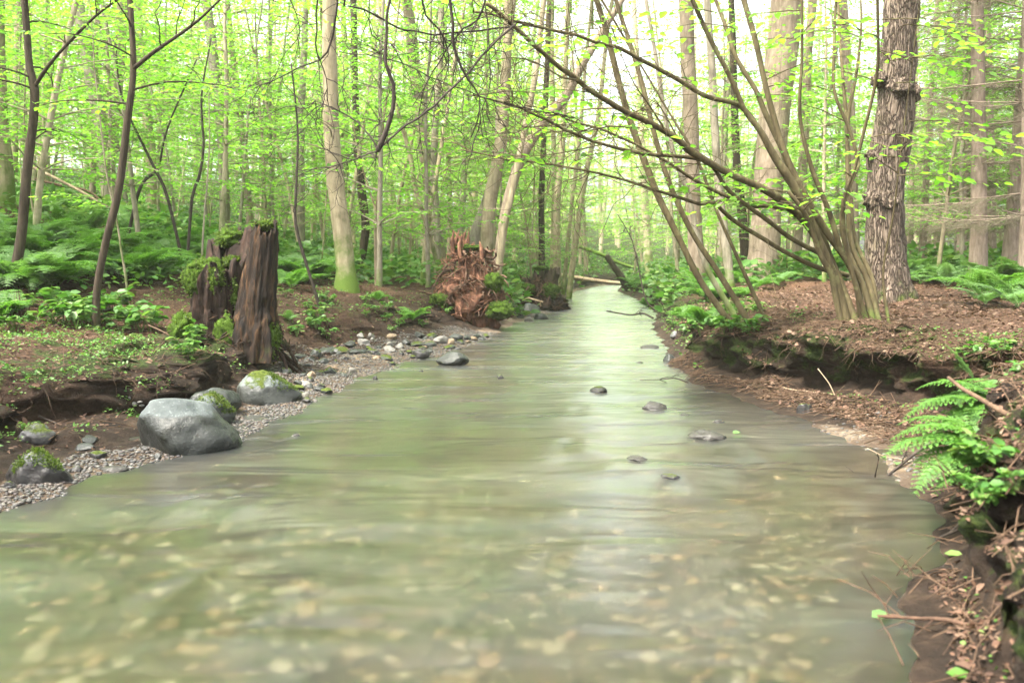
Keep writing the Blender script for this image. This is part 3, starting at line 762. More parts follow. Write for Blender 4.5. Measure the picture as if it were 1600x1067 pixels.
# left bank
T_("tree", "pale mossy trunk at the very left edge of the photo", [(12, 325, 26), (7, 250, 24), (3, 180, 17), (1, 90, 14), (0, 0, 13)], M["bark_pale"], seed=1, crown=1.1, sprays=3)
T_("sapling", "dark crooked sapling forking at head height, nearest the left edge", [(20, 446, 17), (33, 370, 15), (42, 270, 14), (52, 190, 13), (54, 140, 13), (46, 105, 11), (42, 50, 10), (38, 0, 10)], M["bark_dark"], seed=2, crown=.8, limbs=[([(54, 136), (72, 108), (100, 75), (150, 25), (195, -8)], .045, .02, -.6)], sprays=12, cat="tree", top=8)
T_("sapling", "slender dark sapling with one long limb, left of the broad rotten stump", [(150, 514, 14), (152, 450, 12), (165, 380, 12), (185, 300, 12), (199, 190, 11), (208, 120, 10), (207, 60, 9), (203, 0, 9)], M["bark_dark"], seed=3, crown=.7, limbs=[([(208, 108), (240, 82), (275, 58), (310, 32), (350, -6)], .045, .018, -.5)], sprays=10, cat="tree", top=7)
T_("tree", "straight beige trunk on the red leaf slope behind the slender sapling", [(165, 347, 19), (170, 270, 18), (178, 180, 18), (186, 90, 18), (192, 0, 17)], M["bark_pale"], seed=4, crown=1.1, sprays=4)
T_("tree", "mossy grey trunk leaning behind the straight beige trunk on the slope", [(172, 318, 18), (158, 200, 20), (143, 120, 21), (130, 50, 21), (118, 0, 20)], M["bark_grey"], seed=5, crown=1.1, sprays=4, Y=20)
T_("tree", "thin pale trunk between the two leftmost dark trunks, far up the slope", [(20, 290, 10), (24, 180, 10), (30, 0, 10)], M["bark_pale"], seed=6, crown=1.0, sprays=3, Y=20)
T_("tree", "grey trunk rising above the broad rotten stump, further back", [(352, 335, 17), (348, 240, 15), (340, 150, 15), (330, 60, 15), (322, 0, 15)], M["bark_grey"], seed=7, crown=1.1, sprays=4, Y=21)
T_("tree", "thick smooth trunk with a moss green foot, right of the rotten stump", [(541, 453, 38), (540, 420, 30), (535, 370, 28), (526, 300, 27), (519, 220, 25), (516, 130, 23), (514, 60, 22), (515, 0, 20)], M["bark_pale"], seed=8, crown=1.2, sprays=3, step=.08, sides=18, flare=1.1)
T_("tree", "thin straight trunk left of the thick moss footed tree", [(470, 350, 12), (470, 200, 12), (475, 90, 10), (478, 0, 9)], M["bark_grey"], seed=9, crown=1.0, sprays=3, Y=22)
T_("tree", "dark bent trunk just right of the thick moss footed tree", [(560, 402, 12), (571, 360, 13), (565, 300, 13), (558, 230, 12), (555, 150, 11), (552, 0, 10)], M["bark_dark"], seed=10, crown=1.0, sprays=2, Y=20)
T_("sapling", "whitish thin sapling with a fork, in the ferns right of the thick tree", [(588, 428, 6), (587, 340, 5.5), (592, 300, 5), (598, 200, 4), (612, 100, 3), (625, 0, 2.5)], M["deadwood"], seed=11, top=5, limbs=[([(588, 332), (578, 300), (560, 240), (550, 180), (545, 130)], .04, .015, .4)], sprays=3, cat="tree", Y=17)
T_("tree", "slim grey trunk standing in the ferns midway to the uprooted stump", [(684, 405, 14), (682, 340, 12), (678, 290, 12), (680, 200, 11), (688, 90, 10), (690, 0, 9)], M["bark_grey"], seed=12, crown=1.0, sprays=4, Y=20)
T_("tree", "thin pale trunk leaning left behind the uprooted stump", [(690, 442, 7), (672, 370, 7), (650, 300, 7), (640, 240, 7), (615, 150, 6), (600, 60, 5), (590, 0, 4)], M["bark_pale"], seed=13, sprays=3, top=6, Y=19)
T_("sapling", "thin black twig of a sapling arching up right of the stump slab", [(500, 482, 5), (478, 410, 5), (462, 350, 4.5), (463, 290, 4), (465, 200, 3), (455, 100, 2.5)], M["twig_dark"], seed=14, top=3.6, sprays=3, cat="tree", dead=5, sides=6)
T_("sapling", "black stem leaning left behind the broad rotten stump", [(288, 372, 5), (262, 310, 5), (245, 270, 5), (230, 240, 4), (190, 150, 3), (180, 60, 2)], M["twig_dark"], seed=15, top=4, sprays=3, cat="tree", dead=4, sides=6, Y=14)
T_("sapling", "black bent stem beside the left leaning one behind the stump", [(290, 372, 5), (300, 310, 5), (310, 280, 5), (318, 230, 4), (315, 150, 3), (330, 60, 2)], M["twig_dark"], seed=16, top=4, sprays=3, cat="tree", dead=4, sides=6, Y=14)
T_("sapling", "twisted dark sapling on the fern slope right of the beige trunk", [(195, 368, 5), (215, 305, 6), (228, 280, 5), (246, 268, 4), (262, 200, 3)], M["twig_dark"], seed=17, top=4, sprays=4, cat="tree", sides=6, Y=15)
# about the uprooted stump
T_("tree", "pale trunk standing directly behind the red uprooted stump", [(757, 412, 22), (764, 330, 20), (775, 270, 20), (785, 200, 18), (790, 120, 16), (793, 60, 14), (795, 0, 13)], M["bark_pale"], seed=20, crown=1.1, sprays=2, Y=17.5)
T_("tree", "yellow mossy trunk leaning in behind the red uprooted stump", [(722, 400, 22), (745, 360, 20), (762, 310, 15), (776, 240, 12), (782, 160, 10)], M["bark_grey"], seed=21, sprays=3, top=6, Y=18.2)
T_("tree", "brown trunk bending strongly right over the stream from the uprooted stump", [(768, 418, 15), (790, 330, 15), (800, 290, 16), (815, 245, 17), (850, 190, 17), (885, 150, 15), (905, 110, 13), (935, 60, 11), (960, 20, 9)], M["bark_brown"], seed=22, sprays=3, Y=17, top=9)
T_("tree", "slim trunk leaning right at the water side of the uprooted stump", [(773, 440, 12), (785, 370, 11), (800, 300, 10), (818, 210, 9), (838, 110, 9), (850, 0, 8)], M["bark_pale"], seed=23, crown=.9, sprays=2, Y=16.6, top=9)
T_("tree", "dark upright trunk beside the small mossy stump on the far bend", [(848, 432, 11), (846, 330, 9), (848, 250, 9), (855, 100, 8), (858, 0, 7)], M["bark_dark"], seed=24, crown=1.0, sprays=3, Y=24)
for q, pp in enumerate(([(872, 425, 12), (870, 330, 11), (878, 230, 10), (884, 100, 8), (888, 0, 7)], [(888, 428, 10), (903, 350, 9), (918, 260, 8), (935, 180, 7), (948, 60, 6)], [(862, 418, 9), (866, 300, 8), (864, 180, 8), (862, 60, 7)], [(880, 420, 7), (892, 330, 6), (905, 220, 6), (915, 100, 5)])):
    T_("tree", ["pale upright trunk of the clump on the far left bend", "pale trunk of the bend clump leaning right over the water", "pale back trunk on the left side of the bend clump", "thinnest leaning trunk of the clump on the bend"][q], pp, M["bark_pale"], "pale trunks clumped on the bend", seed=25 + q, crown=.9, sprays=3, Y=27 + q, top=10)
# right bank
T_("tree", "longest grey trunk leaning left across the stream from the right bank", [(1145, 512, 14), (1095, 440, 14), (1060, 370, 14), (1030, 310, 15), (1010, 260, 15), (985, 190, 15), (970, 140, 14), (955, 80, 14), (945, 40, 13), (932, 0, 13)], M["bark_hazel"], seed=30, thin=.7, sprays=3, dead=3, top=8, step=.08)
T_("tree", "second leaning trunk right of the longest one over the stream", [(1174, 512, 14), (1125, 430, 13), (1085, 370, 12), (1060, 320, 12), (1040, 270, 11), (1020, 200, 11), (1003, 130, 11), (985, 70, 10), (962, 0, 9)], M["bark_hazel"], seed=31, thin=.7, sprays=3, dead=3, top=8, step=.08)
T_("sapling", "thin stem leaning left above the water beside the two leaning trunks", [(1197, 505, 7), (1160, 420, 6), (1120, 330, 5), (1090, 250, 5), (1060, 200, 4), (1030, 150, 3)], M["bark_hazel"], seed=32, sprays=3, dead=3, top=4.2, cat="tree", sides=6)
T_("tree", "mid grey trunk leaning left behind the two leaning stream trunks", [(1150, 498, 9), (1105, 420, 9), (1085, 350, 9), (1075, 300, 8), (1052, 240, 8), (1035, 160, 7), (1020, 60, 6)], M["bark_grey"], seed=33, sprays=3, top=7)
T_("tree", "straight dark grey trunk right behind the leaning stream trunks", [(1093, 445, 28), (1087, 380, 25), (1082, 300, 24), (1080, 200, 23), (1075, 100, 23), (1072, 0, 22)], M["bark_brown"], seed=34, crown=1.2, sprays=2, Y=19)
T_("tree", "slim smooth trunk right of the straight dark grey trunk", [(1142, 442, 15), (1133, 370, 14), (1123, 290, 13), (1117, 200, 13), (1112, 100, 12), (1105, 0, 11)], M["bark_grey"], seed=35, crown=1.0, sprays=3, Y=17)
T_("tree", "massive pinkish brown trunk behind the many stemmed hazel", [(1188, 445, 58), (1194, 400, 48), (1198, 330, 44), (1203, 260, 45), (1210, 180, 46), (1220, 100, 47), (1230, 0, 47)], M["bark_brown"], seed=36, crown=1.5, step=.1, sides=20, rough=.05, Y=18)
T_("tree", "dark trunk between the slim smooth trunk and the massive brown one", [(1168, 415, 16), (1160, 340, 15), (1152, 270, 13), (1148, 180, 12), (1145, 60, 10)], M["bark_dark"], seed=37, crown=1.0, Y=22)
T_("tree", "brown trunk just right of the massive pinkish brown trunk", [(1243, 415, 16), (1255, 250, 14), (1262, 100, 13), (1270, 0, 13)], M["bark_brown"], seed=38, crown=1.1, Y=23)
T_("tree", "straight olive brown trunk behind the hazel stems", [(1334, 440, 20), (1330, 250, 18), (1325, 150, 17), (1315, 0, 16)], M["bark_brown"], seed=39, crown=1.1, Y=19)
t, bp, br = T_("tree", "big rough barked trunk with knobbly burls behind the hazel", [(1388, 472, 84), (1386, 440, 66), (1383, 380, 58), (1383, 320, 58), (1389, 240, 55), (1398, 180, 55), (1402, 100, 52), (1405, 50, 52), (1410, 0, 54)], M["bark_rough"], seed=40, crown=1.5, step=.05, sides=40, rough=.13, foot=None)
bt = t.location.copy()
for px, py, w, sd_, sx in ((1421, 146, 30, 1, 1), (1404, 137, 34, 6, 1), (1376, 126, 22, 2, -1), (1366, 312, 28, 3, -1), (1362, 242, 15, 5, -1), (1384, 318, 34, 7, 1)):
    V, T = ICO[4]; n = fbm(V * 2.0 + sd_, 4, sd_) * .34; q = at_depth(px, py, bt.y - .17 + abs(px - 1395) * .004); s = w / 2 * bt.y / F
    a = Acc(); a.add(V * (1 + n)[:, None] * np.array([s * 1.15, s, s * 1.0]) + np.array(q - bt), T=T); a.build("burl", M["bark_rough"], t, True)

# the many stemmed hazel on the right bank with its long arms over the stream
hz = hit(1341, 499)
hz_t = thing("hazel", "many stemmed hazel fanning out from one foot on the right bank", "tree", hz)
def stem(pts, lean, top, nm="stem", sides=12):
    P, rr = px_line(pts, hz.y, lean, hz.z); rr = [x * .66 for x in rr]; P[0] = Vector((P[0].x, hz.y + rng.uniform(-.16, .16), hz.z - .15))
    d = (P[-1] - P[-2]).normalized()
    while top and P[-1].z < top: P.append(P[-1] + d * .8); rr.append(rr[-1] * .85); d = (d + Vector((0, 0, .15))).normalized()
    S_, R_ = spline(P, rr, .06); a = Acc(); tube(a, S_, R_, sides, .12, len(pts), 11); a.build(nm, M["bark_hazel"], hz_t, True, hz); return S_, R_
ST = []
ST.append(stem([(1326, 508, 18), (1312, 455, 19), (1285, 390, 22), (1245, 300, 21), (1212, 248, 18), (1188, 205, 14), (1165, 175, 12), (1152, 145, 12), (1138, 115, 11), (1105, 52, 11), (1082, 0, 11)], -.15, 5.5))
ST.append(stem([(1340, 508, 17), (1312, 440, 18), (1275, 350, 20), (1250, 300, 20), (1228, 245, 16), (1195, 175, 12), (1180, 140, 11), (1150, 90, 10), (1135, 45, 9), (1118, 0, 8)], .2, 5.5))
ST.append(stem([(1354, 508, 16), (1334, 430, 15), (1290, 360, 16), (1255, 300, 15), (1226, 238, 14), (1200, 150, 14), (1182, 70, 13), (1162, 0, 13)], .05, 5.5))
ST.append(stem([(1362, 508, 14), (1346, 440, 13), (1318, 400, 13), (1295, 330, 12), (1268, 262, 10), (1250, 182, 8), (1253, 90, 7), (1253, 0, 6)], -.1, 5))
ST.append(stem([(1366, 508, 14), (1350, 450, 12), (1320, 380, 12), (1316, 330, 10), (1335, 272, 10), (1342, 258, 9), (1328, 205, 8), (1304, 145, 7), (1303, 80, 7), (1306, 0, 6)], .1, 5))
ST.append(stem([(1358, 507, 13), (1325, 400, 11), (1317, 330, 10), (1322, 300, 9), (1336, 262, 8), (1350, 205, 8), (1366, 140, 8), (1372, 90, 7), (1371, 0, 7)], -.3, 5))
ST.append(stem([(1371, 507, 14), (1356, 440, 12), (1330, 380, 13), (1325, 300, 11), (1325, 190, 9), (1338, 115, 7), (1346, 40, 5), (1345, 0, 4)], .25, 5))
ST.append(stem([(1376, 507, 12), (1364, 440, 11), (1335, 370, 10), (1328, 280, 9), (1322, 180, 8), (1312, 60, 7), (1310, 0, 6)], .4, 5.5))
ST.append(stem([(1382, 506, 8), (1380, 430, 6), (1395, 340, 5), (1405, 260, 4), (1415, 180, 3)], -.2, 4, sides=6))
ST.append(stem([(1318, 508, 15), (1304, 455, 14), (1300, 430, 15), (1280, 395, 12), (1262, 340, 11), (1232, 300, 9)], -.2, 0))
HB, HL = Acc(), LeafList(); hr = random.Random(5)
ARMS = [([(1300, 420), (1270, 362), (1235, 325), (1200, 300), (1135, 270), (1100, 250), (1040, 205), (980, 175), (940, 155), (900, 125), (850, 85), (800, 38), (760, 8)], 8.3, 6.6, .075, .026),
        ([(1205, 235), (1175, 186), (1150, 163), (1100, 150), (1050, 120), (985, 85), (945, 70), (900, 55), (850, 42), (800, 32), (740, 22)], 8.1, 6.8, .05, .016),
        ([(1290, 400), (1240, 375), (1200, 345), (1140, 300), (1100, 252), (1010, 240), (940, 225), (880, 200), (840, 180), (800, 165), (740, 150)], 8.2, 6.9, .045, .012),
        ([(1325, 430), (1270, 415), (1200, 378), (1140, 340), (1115, 316), (1095, 320), (1050, 305), (1020, 297), (960, 278), (880, 262), (800, 250), (720, 235)], 8.3, 7.2, .045, .01),
        ([(1260, 330), (1200, 322), (1170, 320), (1100, 290), (1040, 252), (960, 210), (900, 190), (820, 165)], 8.3, 7.6, .045, .012),
        ([(1100, 252), (1070, 235), (1040, 180), (1020, 150)], 7.6, 7.4, .022, .006), ([(985, 178), (1000, 172), (1020, 168)], 7.2, 7.3, .014, .005),
        ([(1040, 205), (1015, 165), (990, 130), (955, 45)], 7.4, 7.0, .016, .004), ([(900, 125), (880, 122), (840, 100), (800, 92), (740, 105)], 7.0, 6.8, .018, .005),
        ([(945, 225), (900, 235), (850, 245), (800, 242)], 7.4, 7.3, .012, .004), ([(1000, 200), (950, 198), (920, 205), (870, 195), (800, 200)], 7.2, 7.1, .014, .004)]
ARMP = []
for pts, d0, d1, w0, w1 in ARMS:
    P, rr = depth_line(pts, d0, d1, w0, w1); S_, R_ = spline(P, rr, .07); ARMP.append(S_)
    S_ = S_ + np.stack([0 * S_[:, 0], .03 * vnoise(S_ * 5, 3), .018 * vnoise(S_ * 6, 4)], 1) * np.linspace(0, 1, len(S_))[:, None]
    a = HB if w0 < .03 else Acc(); tube(a, S_, R_, 8, .07, 3, 9)
    if a is not HB: a.build("arm", M["bark_hazel"], hz_t, True, hz)
    crooked(hr, HB, S_, 28 if w0 > .04 else 9, .2, 1.2, .0036, sub=2, t0=.25)
for S_, R_ in ST:
    vis = [k for k in range(len(S_)) if S_[k][2] > hz.z + .9]
    for _ in range(10):
        if vis:
            k = hr.choice(vis); grow_branch(hr, S_[k], hr.uniform(0, 6.28), hr.uniform(.3, 1.0), hr.uniform(0, .5), .3, HL, HB, .075, .15, .3, .006, dens=.85)
for S_ in ARMP[:5]:
    for _ in range(9):
        k = hr.randrange(len(S_) // 3, len(S_)); grow_branch(hr, S_[k], hr.uniform(0, 6.28), hr.uniform(.3, .7), .15, .2, HL, HB, .075, .15, .28, .005, dens=.8)
for px, py, dy in ((1410, 40, -.6), (1440, 62, -.7), (1390, 95, -.5), (1425, 90, -.9), (1400, 130, -.5), (1450, 40, .2), (1470, 85, .3), (1405, 215, -.6), (1420, 190, -.3), (1385, 245, -.7), (1400, 275, -.5), (1360, 215, -.6), (1430, 165, .2), (1240, 60, .4), (1290, 135, .5), (1235, 150, .6), (1150, 45, -.4), (1120, 20, -.4), (1090, 60, -.3), (1015, 62, -.8), (950, 75, -.9), (885, 70, -1.0), (1310, 225, .4)):
    e = at_depth(px, py, hz.y + dy); grow_branch(hr, np.array(e), hr.uniform(-.6, .6) + (0 if px > 1340 else 3.1), hr.uniform(.35, .8), .1, .25, HL, HB, .08, .14, .3, .005)
HB.build("twig_sprays", M["bark_hazel"], hz_t, False, hz); HL.build("leaf_sprays", M["leaf"], hz_t, hz)
put("crown", CROWN[1][1], hz_t, (.6, .3, 4.6), (0, 0, 1), (.8,) * 3)

# dark leafless branches that hang in from above the stream
def hanging(label, lines, seed, dens=5):
    r = random.Random(seed); A = Acc(); tw = Acc(); root = None
    for pts, d0, d1, w0, w1 in lines:
        P, rr = depth_line(pts, d0, d1, w0, w1); S_, R_ = spline(P, rr, .05)
        S_ = S_ + .012 * np.stack([vnoise(S_ * 9, 5), vnoise(S_ * 9, 6), vnoise(S_ * 9, 7)], 1)
        if root is None:
            root = Vector(S_[0]); up = [S_[0] + np.array([.15, .4, 1.6]), S_[0] + np.array([.03, .1, .5])]
            S_ = np.vstack([up, S_]); R_ = np.concatenate([[w0 * .8, w0 * .6], R_])
            t = thing("hanging_branch", label, "branch", root, "leafless branches hanging over the stream")
        tube(A, S_, R_, 7, .1, seed, 14); crooked(r, tw, S_, int(dens * 1.7), .12, .6, .0032, .05, .6, 2, .1, .35)
    A.build("limb", M["twig_dark"], t, True, root); tw.build("twig_sprays", M["twig_dark"], t, False, root)
hanging("black hanging twig with a bare hook, in front of the thick smooth trunk", [([(528, -20), (525, 22), (518, 60), (512, 80), (500, 95), (470, 105), (440, 120), (398, 140)], 6.0, 6.3, .016, .006), ([(499, -20), (494, 50), (498, 85), (503, 100), (509, 125), (510, 158)], 6.0, 6.1, .012, .004), ([(450, -10), (470, 50), (440, 90), (428, 130)], 6.2, 6.3, .008, .003)], 1, 3)
hanging("drooping black branch ending in a thick broken stub", [([(612, -30), (605, 45), (604, 100), (613, 130), (612, 170), (604, 205), (591, 235)], 5.6, 5.7, .016, .032), ([(591, 235), (630, 200), (660, 182), (690, 152), (730, 115), (760, 82), (805, 38)], 5.7, 6.6, .014, .016), ([(591, 235), (578, 212), (560, 190), (545, 178), (520, 170), (492, 160), (481, 166)], 5.7, 5.9, .012, .006), ([(590, 236), (560, 248), (530, 258), (500, 262)], 5.7, 5.9, .012, .004)], 2, 7)
hanging("longest black branch sagging from the top middle to a broken tip", [([(698, -30), (707, 40), (712, 75), (722, 105), (730, 125), (750, 155), (745, 190), (738, 212)], 5.8, 6.0, .022, .007), ([(764, -30), (748, 30), (725, 45), (700, 75), (665, 135), (655, 185), (662, 240)], 5.8, 6.2, .014, .004), ([(654, -20), (665, 25), (685, 48), (700, 80), (702, 92), (685, 120), (672, 150)], 5.8, 6.0, .014, .004), ([(755, -20), (765, 70), (765, 130), (752, 180), (735, 240), (728, 275)], 6.2, 6.4, .01, .003)], 3, 6)
hanging("nearly level bare branch crossing the top middle of the stream view", [([(540, 10), (580, 20), (620, 42), (650, 50), (690, 53), (740, 50), (800, 42)], 6.2, 6.8, .012, .014), ([(530, 80), (600, 90), (660, 115), (700, 130), (760, 155), (820, 168), (900, 185)], 6.5, 7.0, .007, .008), ([(575, -20), (578, 40), (590, 62), (640, 70), (720, 60)], 6.4, 6.6, .009, .003)], 4, 8)

# spruces with dead twig fans at the right
def lib_spruce(seed):
    r = random.Random(seed); T, B, N = Acc(), Acc(), Acc(); h = 12; P, rr = straight(r, h, .13, .02, .015)
    P, rr = spline(P, rr, .3); tube(T, P, rr, 10, .06, seed)
    for k in range(70):
        z = .5 + 7.5 * k / 70 + r.uniform(-.1, .1); i = min(np.searchsorted(P[:, 2], z), len(P) - 1); az = r.uniform(0, 6.28); L = r.uniform(.9, 2.0); q = P[i].copy(); pts = [q.copy()]; e = r.uniform(-.1, .25)
        for s in range(8):
            q = q + L / 8 * np.array([math.cos(az), math.sin(az), e - .05 * s + .015 * s * s]); az += r.uniform(-.08, .08); pts.append(q.copy())
        tube(B, pts, np.linspace(.012, .003, 9), 4, cap=False)
        for w in range(26):
            f = r.uniform(.12, 1) * 7.99; i2 = int(f); g = pts[i2] + (pts[i2 + 1] - pts[i2]) * (f - i2); a2 = az + r.choice((-1, 1)) * r.uniform(.5, 1.1); l2 = r.uniform(.15, .55)
            d = np.array([math.cos(a2), math.sin(a2), r.uniform(-.5, -.05)]); e2 = g + d * l2 * .5; e3 = g + d * l2 + np.array([0, 0, -.12 * l2])
            tube(N, [g, e2, e3], [.0026, .002, .0012], 3, cap=False)
            for u in range(3):
                a3 = a2 + r.uniform(-1, 1); g2 = g + d * l2 * r.uniform(.2, .9); tube(N, [g2, g2 + np.array([math.cos(a3), math.sin(a3), -.4]) * r.uniform(.08, .22)], [.0018, .001], 3, cap=False)
    return T.mesh("trunk", M["bark_spruce"], True), B.mesh("dead_branches", M["bark_spruce"]), N.mesh("twigs", M["needles"])
SPR = [lib_spruce(s) for s in (11, 12, 13)]
for q, (px, py, sc, Y, lab) in enumerate([(1528, 455, 1.0, 15.0, "spruce with bare twig fans, first one right of the rough trunk"), (1577, 448, 1.1, 16.0, "dark spruce trunk near the right edge of the photo"), (1500, 432, .8, 20, "slim spruce between the rough trunk and the first bare one"), (1548, 432, .9, 22, "paler spruce trunk between the two nearest spruces"), (1440, 428, .8, 24, "thin spruce just right of the rough burled trunk"), (1462, 424, .9, 28, "second thin spruce right of the rough burled trunk"), (1608, 440, 1.1, 14, "spruce cut by the right edge of the photo"), (1420, 424, .9, 30, "distant spruce closest to the rough burled trunk"), (1590, 425, 1.0, 27, "distant spruce behind the dark right edge spruce"), (1660, 440, 1.1, 18, "spruce standing beyond the right edge")]):
    p = at_depth(px, py, Y); t = thing("spruce", lab, "tree", on(p.x, p.y), "spruces on the right bank", q * 1.9); t.scale = (sc,) * 3
    for nm, me in zip(("trunk", "dead_branch_sprays", "twig_sprays"), SPR[q % 3]): put(nm, me, t)
# ------------------------------------------------------------------ the wood behind: every tree its own thing
def where(x, y):
    q = "left" if x < xl(y) else "right"
    return q
placed = [(0, 0)]
def free(x, y, d):
    for a, b in placed:
        if (a - x) ** 2 + (b - y) ** 2 < d * d: return False
    placed.append((x, y)); return True
wr = random.Random(31)
n_far = 0; tries = 0
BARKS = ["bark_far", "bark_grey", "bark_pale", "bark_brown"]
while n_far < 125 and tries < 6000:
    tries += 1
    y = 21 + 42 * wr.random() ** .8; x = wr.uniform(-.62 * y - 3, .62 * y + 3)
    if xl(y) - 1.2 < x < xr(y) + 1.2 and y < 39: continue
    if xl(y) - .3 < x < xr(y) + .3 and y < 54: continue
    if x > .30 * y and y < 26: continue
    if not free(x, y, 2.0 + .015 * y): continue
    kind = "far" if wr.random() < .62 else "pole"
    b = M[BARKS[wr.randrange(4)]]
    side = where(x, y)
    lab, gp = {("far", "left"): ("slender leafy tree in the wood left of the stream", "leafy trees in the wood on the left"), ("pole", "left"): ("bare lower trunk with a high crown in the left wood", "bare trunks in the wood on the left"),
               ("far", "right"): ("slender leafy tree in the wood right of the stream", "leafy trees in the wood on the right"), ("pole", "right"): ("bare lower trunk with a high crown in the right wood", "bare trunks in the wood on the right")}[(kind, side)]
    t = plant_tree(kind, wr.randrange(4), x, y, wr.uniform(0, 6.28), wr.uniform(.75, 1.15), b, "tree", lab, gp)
    t.rotation_euler = (wr.gauss(0, .05), wr.gauss(0, .06), t.rotation_euler[2]); n_far += 1
n_u = 0; tries = 0
while n_u < 185 and tries < 6000:
    tries += 1
    y = 10.5 + 31 * wr.random() ** 1.15; x = wr.uniform(-.60 * y - 2, .60 * y + 2)
    if xl(y) - (1.6 if y < 19 else .4) < x < xr(y) + (1.8 if y < 19 else .4): continue
    if x > xr(y) and y < 16: continue
    if x < 0 and y < 13 and x > -4.2: continue
    if not free(x, y, 1.0): continue
    kind = "understory" if wr.random() < .66 else "sapling"
    side = where(x, y)
    lab, gp = {("understory", "left"): ("young beech with flat leaf layers on the left slope", "young beeches on the left slope"), ("sapling", "left"): ("thin leafy sapling among the ferns of the left bank", "saplings among the left ferns"),
               ("understory", "right"): ("young beech with flat leaf layers behind the right bank", "young beeches behind the right bank"), ("sapling", "right"): ("thin leafy sapling on the flat ground of the right bank", "saplings on the right bank")}[(kind, side)]
    plant_tree(kind, wr.randrange(4), x, y, wr.uniform(0, 6.28), wr.uniform(.75, 1.1), M[wr.choice(["bark_grey", "bark_far", "bark_pale"])], "tree" if kind == "understory" else "sapling", lab, gp)
    n_u += 1
# unseen trees added beside and behind the viewer to shade the near water (they stand outside the frame)
for x, y in ((-5.5, 3), (-6.5, -2), (4.2, 1.5), (5.5, 5.5), (-3.6, -4), (3.6, -4.5), (7.5, 9), (-8.5, 7)):
    plant_tree("pole", wr.randrange(4), x, y, wr.uniform(0, 6), 1.0, M["bark_grey"], "tree", "unseen tall tree added beside the viewer to shade the near water", "unseen shade trees beside the viewer")
# far-off wood that reads as one mass
far = random.Random(8); LLf = Acc(); TRf = Acc()
PO, DI, SZ = [], [], []
for _ in range(230):
    y = far.uniform(66, 100); x = far.uniform(-.75 * y, .75 * y); z0 = gz(x, y)[0]; h = far.uniform(9, 17)
    tube(TRf, [(x, y, z0 - .3), (x + far.uniform(-.4, .4), y, z0 + h * .5), (x + far.uniform(-.9, .9), y, z0 + h)], [.16, .12, .04], 6)
    for _ in range(16):
        cx, cyy, cz = x + far.gauss(0, 1.5), y + far.gauss(0, 1.5), z0 + far.uniform(1.0, h)
        for _ in range(9):
            PO.append((cx + far.gauss(0, .6), cyy + far.gauss(0, .6), cz + far.gauss(0, .18))); a = far.uniform(0, 6.28); DI.append((math.cos(a), math.sin(a), far.uniform(-.4, .1))); SZ.append(far.uniform(.22, .4))
leaves(LLf, PO, DI, np.tile([[0, .1, 1.0]], (len(PO), 1)) + nr.normal(0, .3, (len(PO), 3)), SZ)
fw = thing("far_wood", "far-off bright green wood closing the view behind the stream", "wood", (0, 0, 0)); fw["kind"] = "stuff"
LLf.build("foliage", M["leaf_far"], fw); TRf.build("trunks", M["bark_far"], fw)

# ------------------------------------------------------------------ the broad rotten stump with its leaning slab
M["moss_blade"] = mat_leaf("moss_blade", [(.03, .055, .006), (.05, .085, .008), (.085, .12, .015), (.04, .07, .01)], 1.3, .35, .7)
def ragged(acc, foot, sides, rings, radf, hgtf, lean=(0, 0), flute=.14, seed=0, hollow=.55, open_depth=.18):
    """A broken wooden shell: fluted walls, splintered rim and a sunken rotten core."""
    th = np.arange(sides) / sides * 2 * math.pi; H = np.array([hgtf(a) for a in th]); V = []
    for k in range(rings):
        u = k / (rings - 1); z = H * u
        rx = np.array([radf(a, uu) for a, uu in zip(th, z / H.max())])
        p = np.stack([np.cos(th) * rx, np.sin(th) * rx, z], 1)
        fl = fbm(np.stack([np.cos(th) * 5, np.sin(th) * 5, z * 1.2 + seed], 1), 4, seed) * flute + fbm(np.stack([np.cos(th) * 16, np.sin(th) * 16, z * 2.0], 1), 3, seed + 3) * flute * .35
        fl = fl + fbm(p * 8 + seed, 4, seed + 9, .6) * .09; p[:, :2] *= (1 + fl)[:, None]; p[:, 0] += lean[0] * z; p[:, 1] += lean[1] * z; V.append(p)
    c = V[-1].mean(0)
    for f, dz in ((.82, 0.0), (.68, -open_depth * .6), (.3, -open_depth)):
        p = c + (V[rings - 1] - c) * np.array([f, f, 1.0]); p[:, 2] += dz + fbm(p * 14, 2, seed) * .02; V.append(p)
    n = len(V); V = np.concatenate(V); i = np.arange(n - 1)[:, None] * sides; j = np.arange(sides)[None]
    Q = np.stack([i + j, i + (j + 1) % sides, i + sides + (j + 1) % sides, i + sides + j], -1).reshape(-1, 4)
    k = (n - 1) * sides; V = np.vstack([V, V[k:].mean(0)]); T = [(k + q, k + (q + 1) % sides, n * sides) for q in range(sides)]
    acc.add(V + np.array(foot), Q, T)
def moss_pad(parent, c, rx, ry, rz, seed, mat="moss"):
    V, T = ICO[4]; n = fbm(V * 2.2 + seed, 4, seed) * .28 + fbm(V * 9, 3, seed + 1) * .12
    a = Acc(); a.add(V * (1 + n)[:, None] * np.array([rx, ry, rz]) + np.array(c), T=T); a.build("moss", M[mat], parent, True)
    k = nr.integers(0, len(V), 420); P = V[k] * (1 + n[k])[:, None] * np.array([rx, ry, rz]) + np.array(c); N = V[k] / np.array([rx, ry, rz]) * min(rx, ry, rz)
    a = Acc(); leaves(a, P, N + nr.normal(0, .7, P.shape), nr.normal(0, 1, P.shape), nr.uniform(.012, .032, len(P)), .8); a.build("moss_sprays", M["moss_blade"], parent)
sp_ = at_depth(352, 560, 8.5); SX, SY = sp_.x, 8.65; sz = gz(SX, SY)[0] - .05
st = thing("rotten_stump", "broad dark rotten tree stump with moss caps and a leaning slab", "stump", (SX, SY, sz))
pxm = SY / F
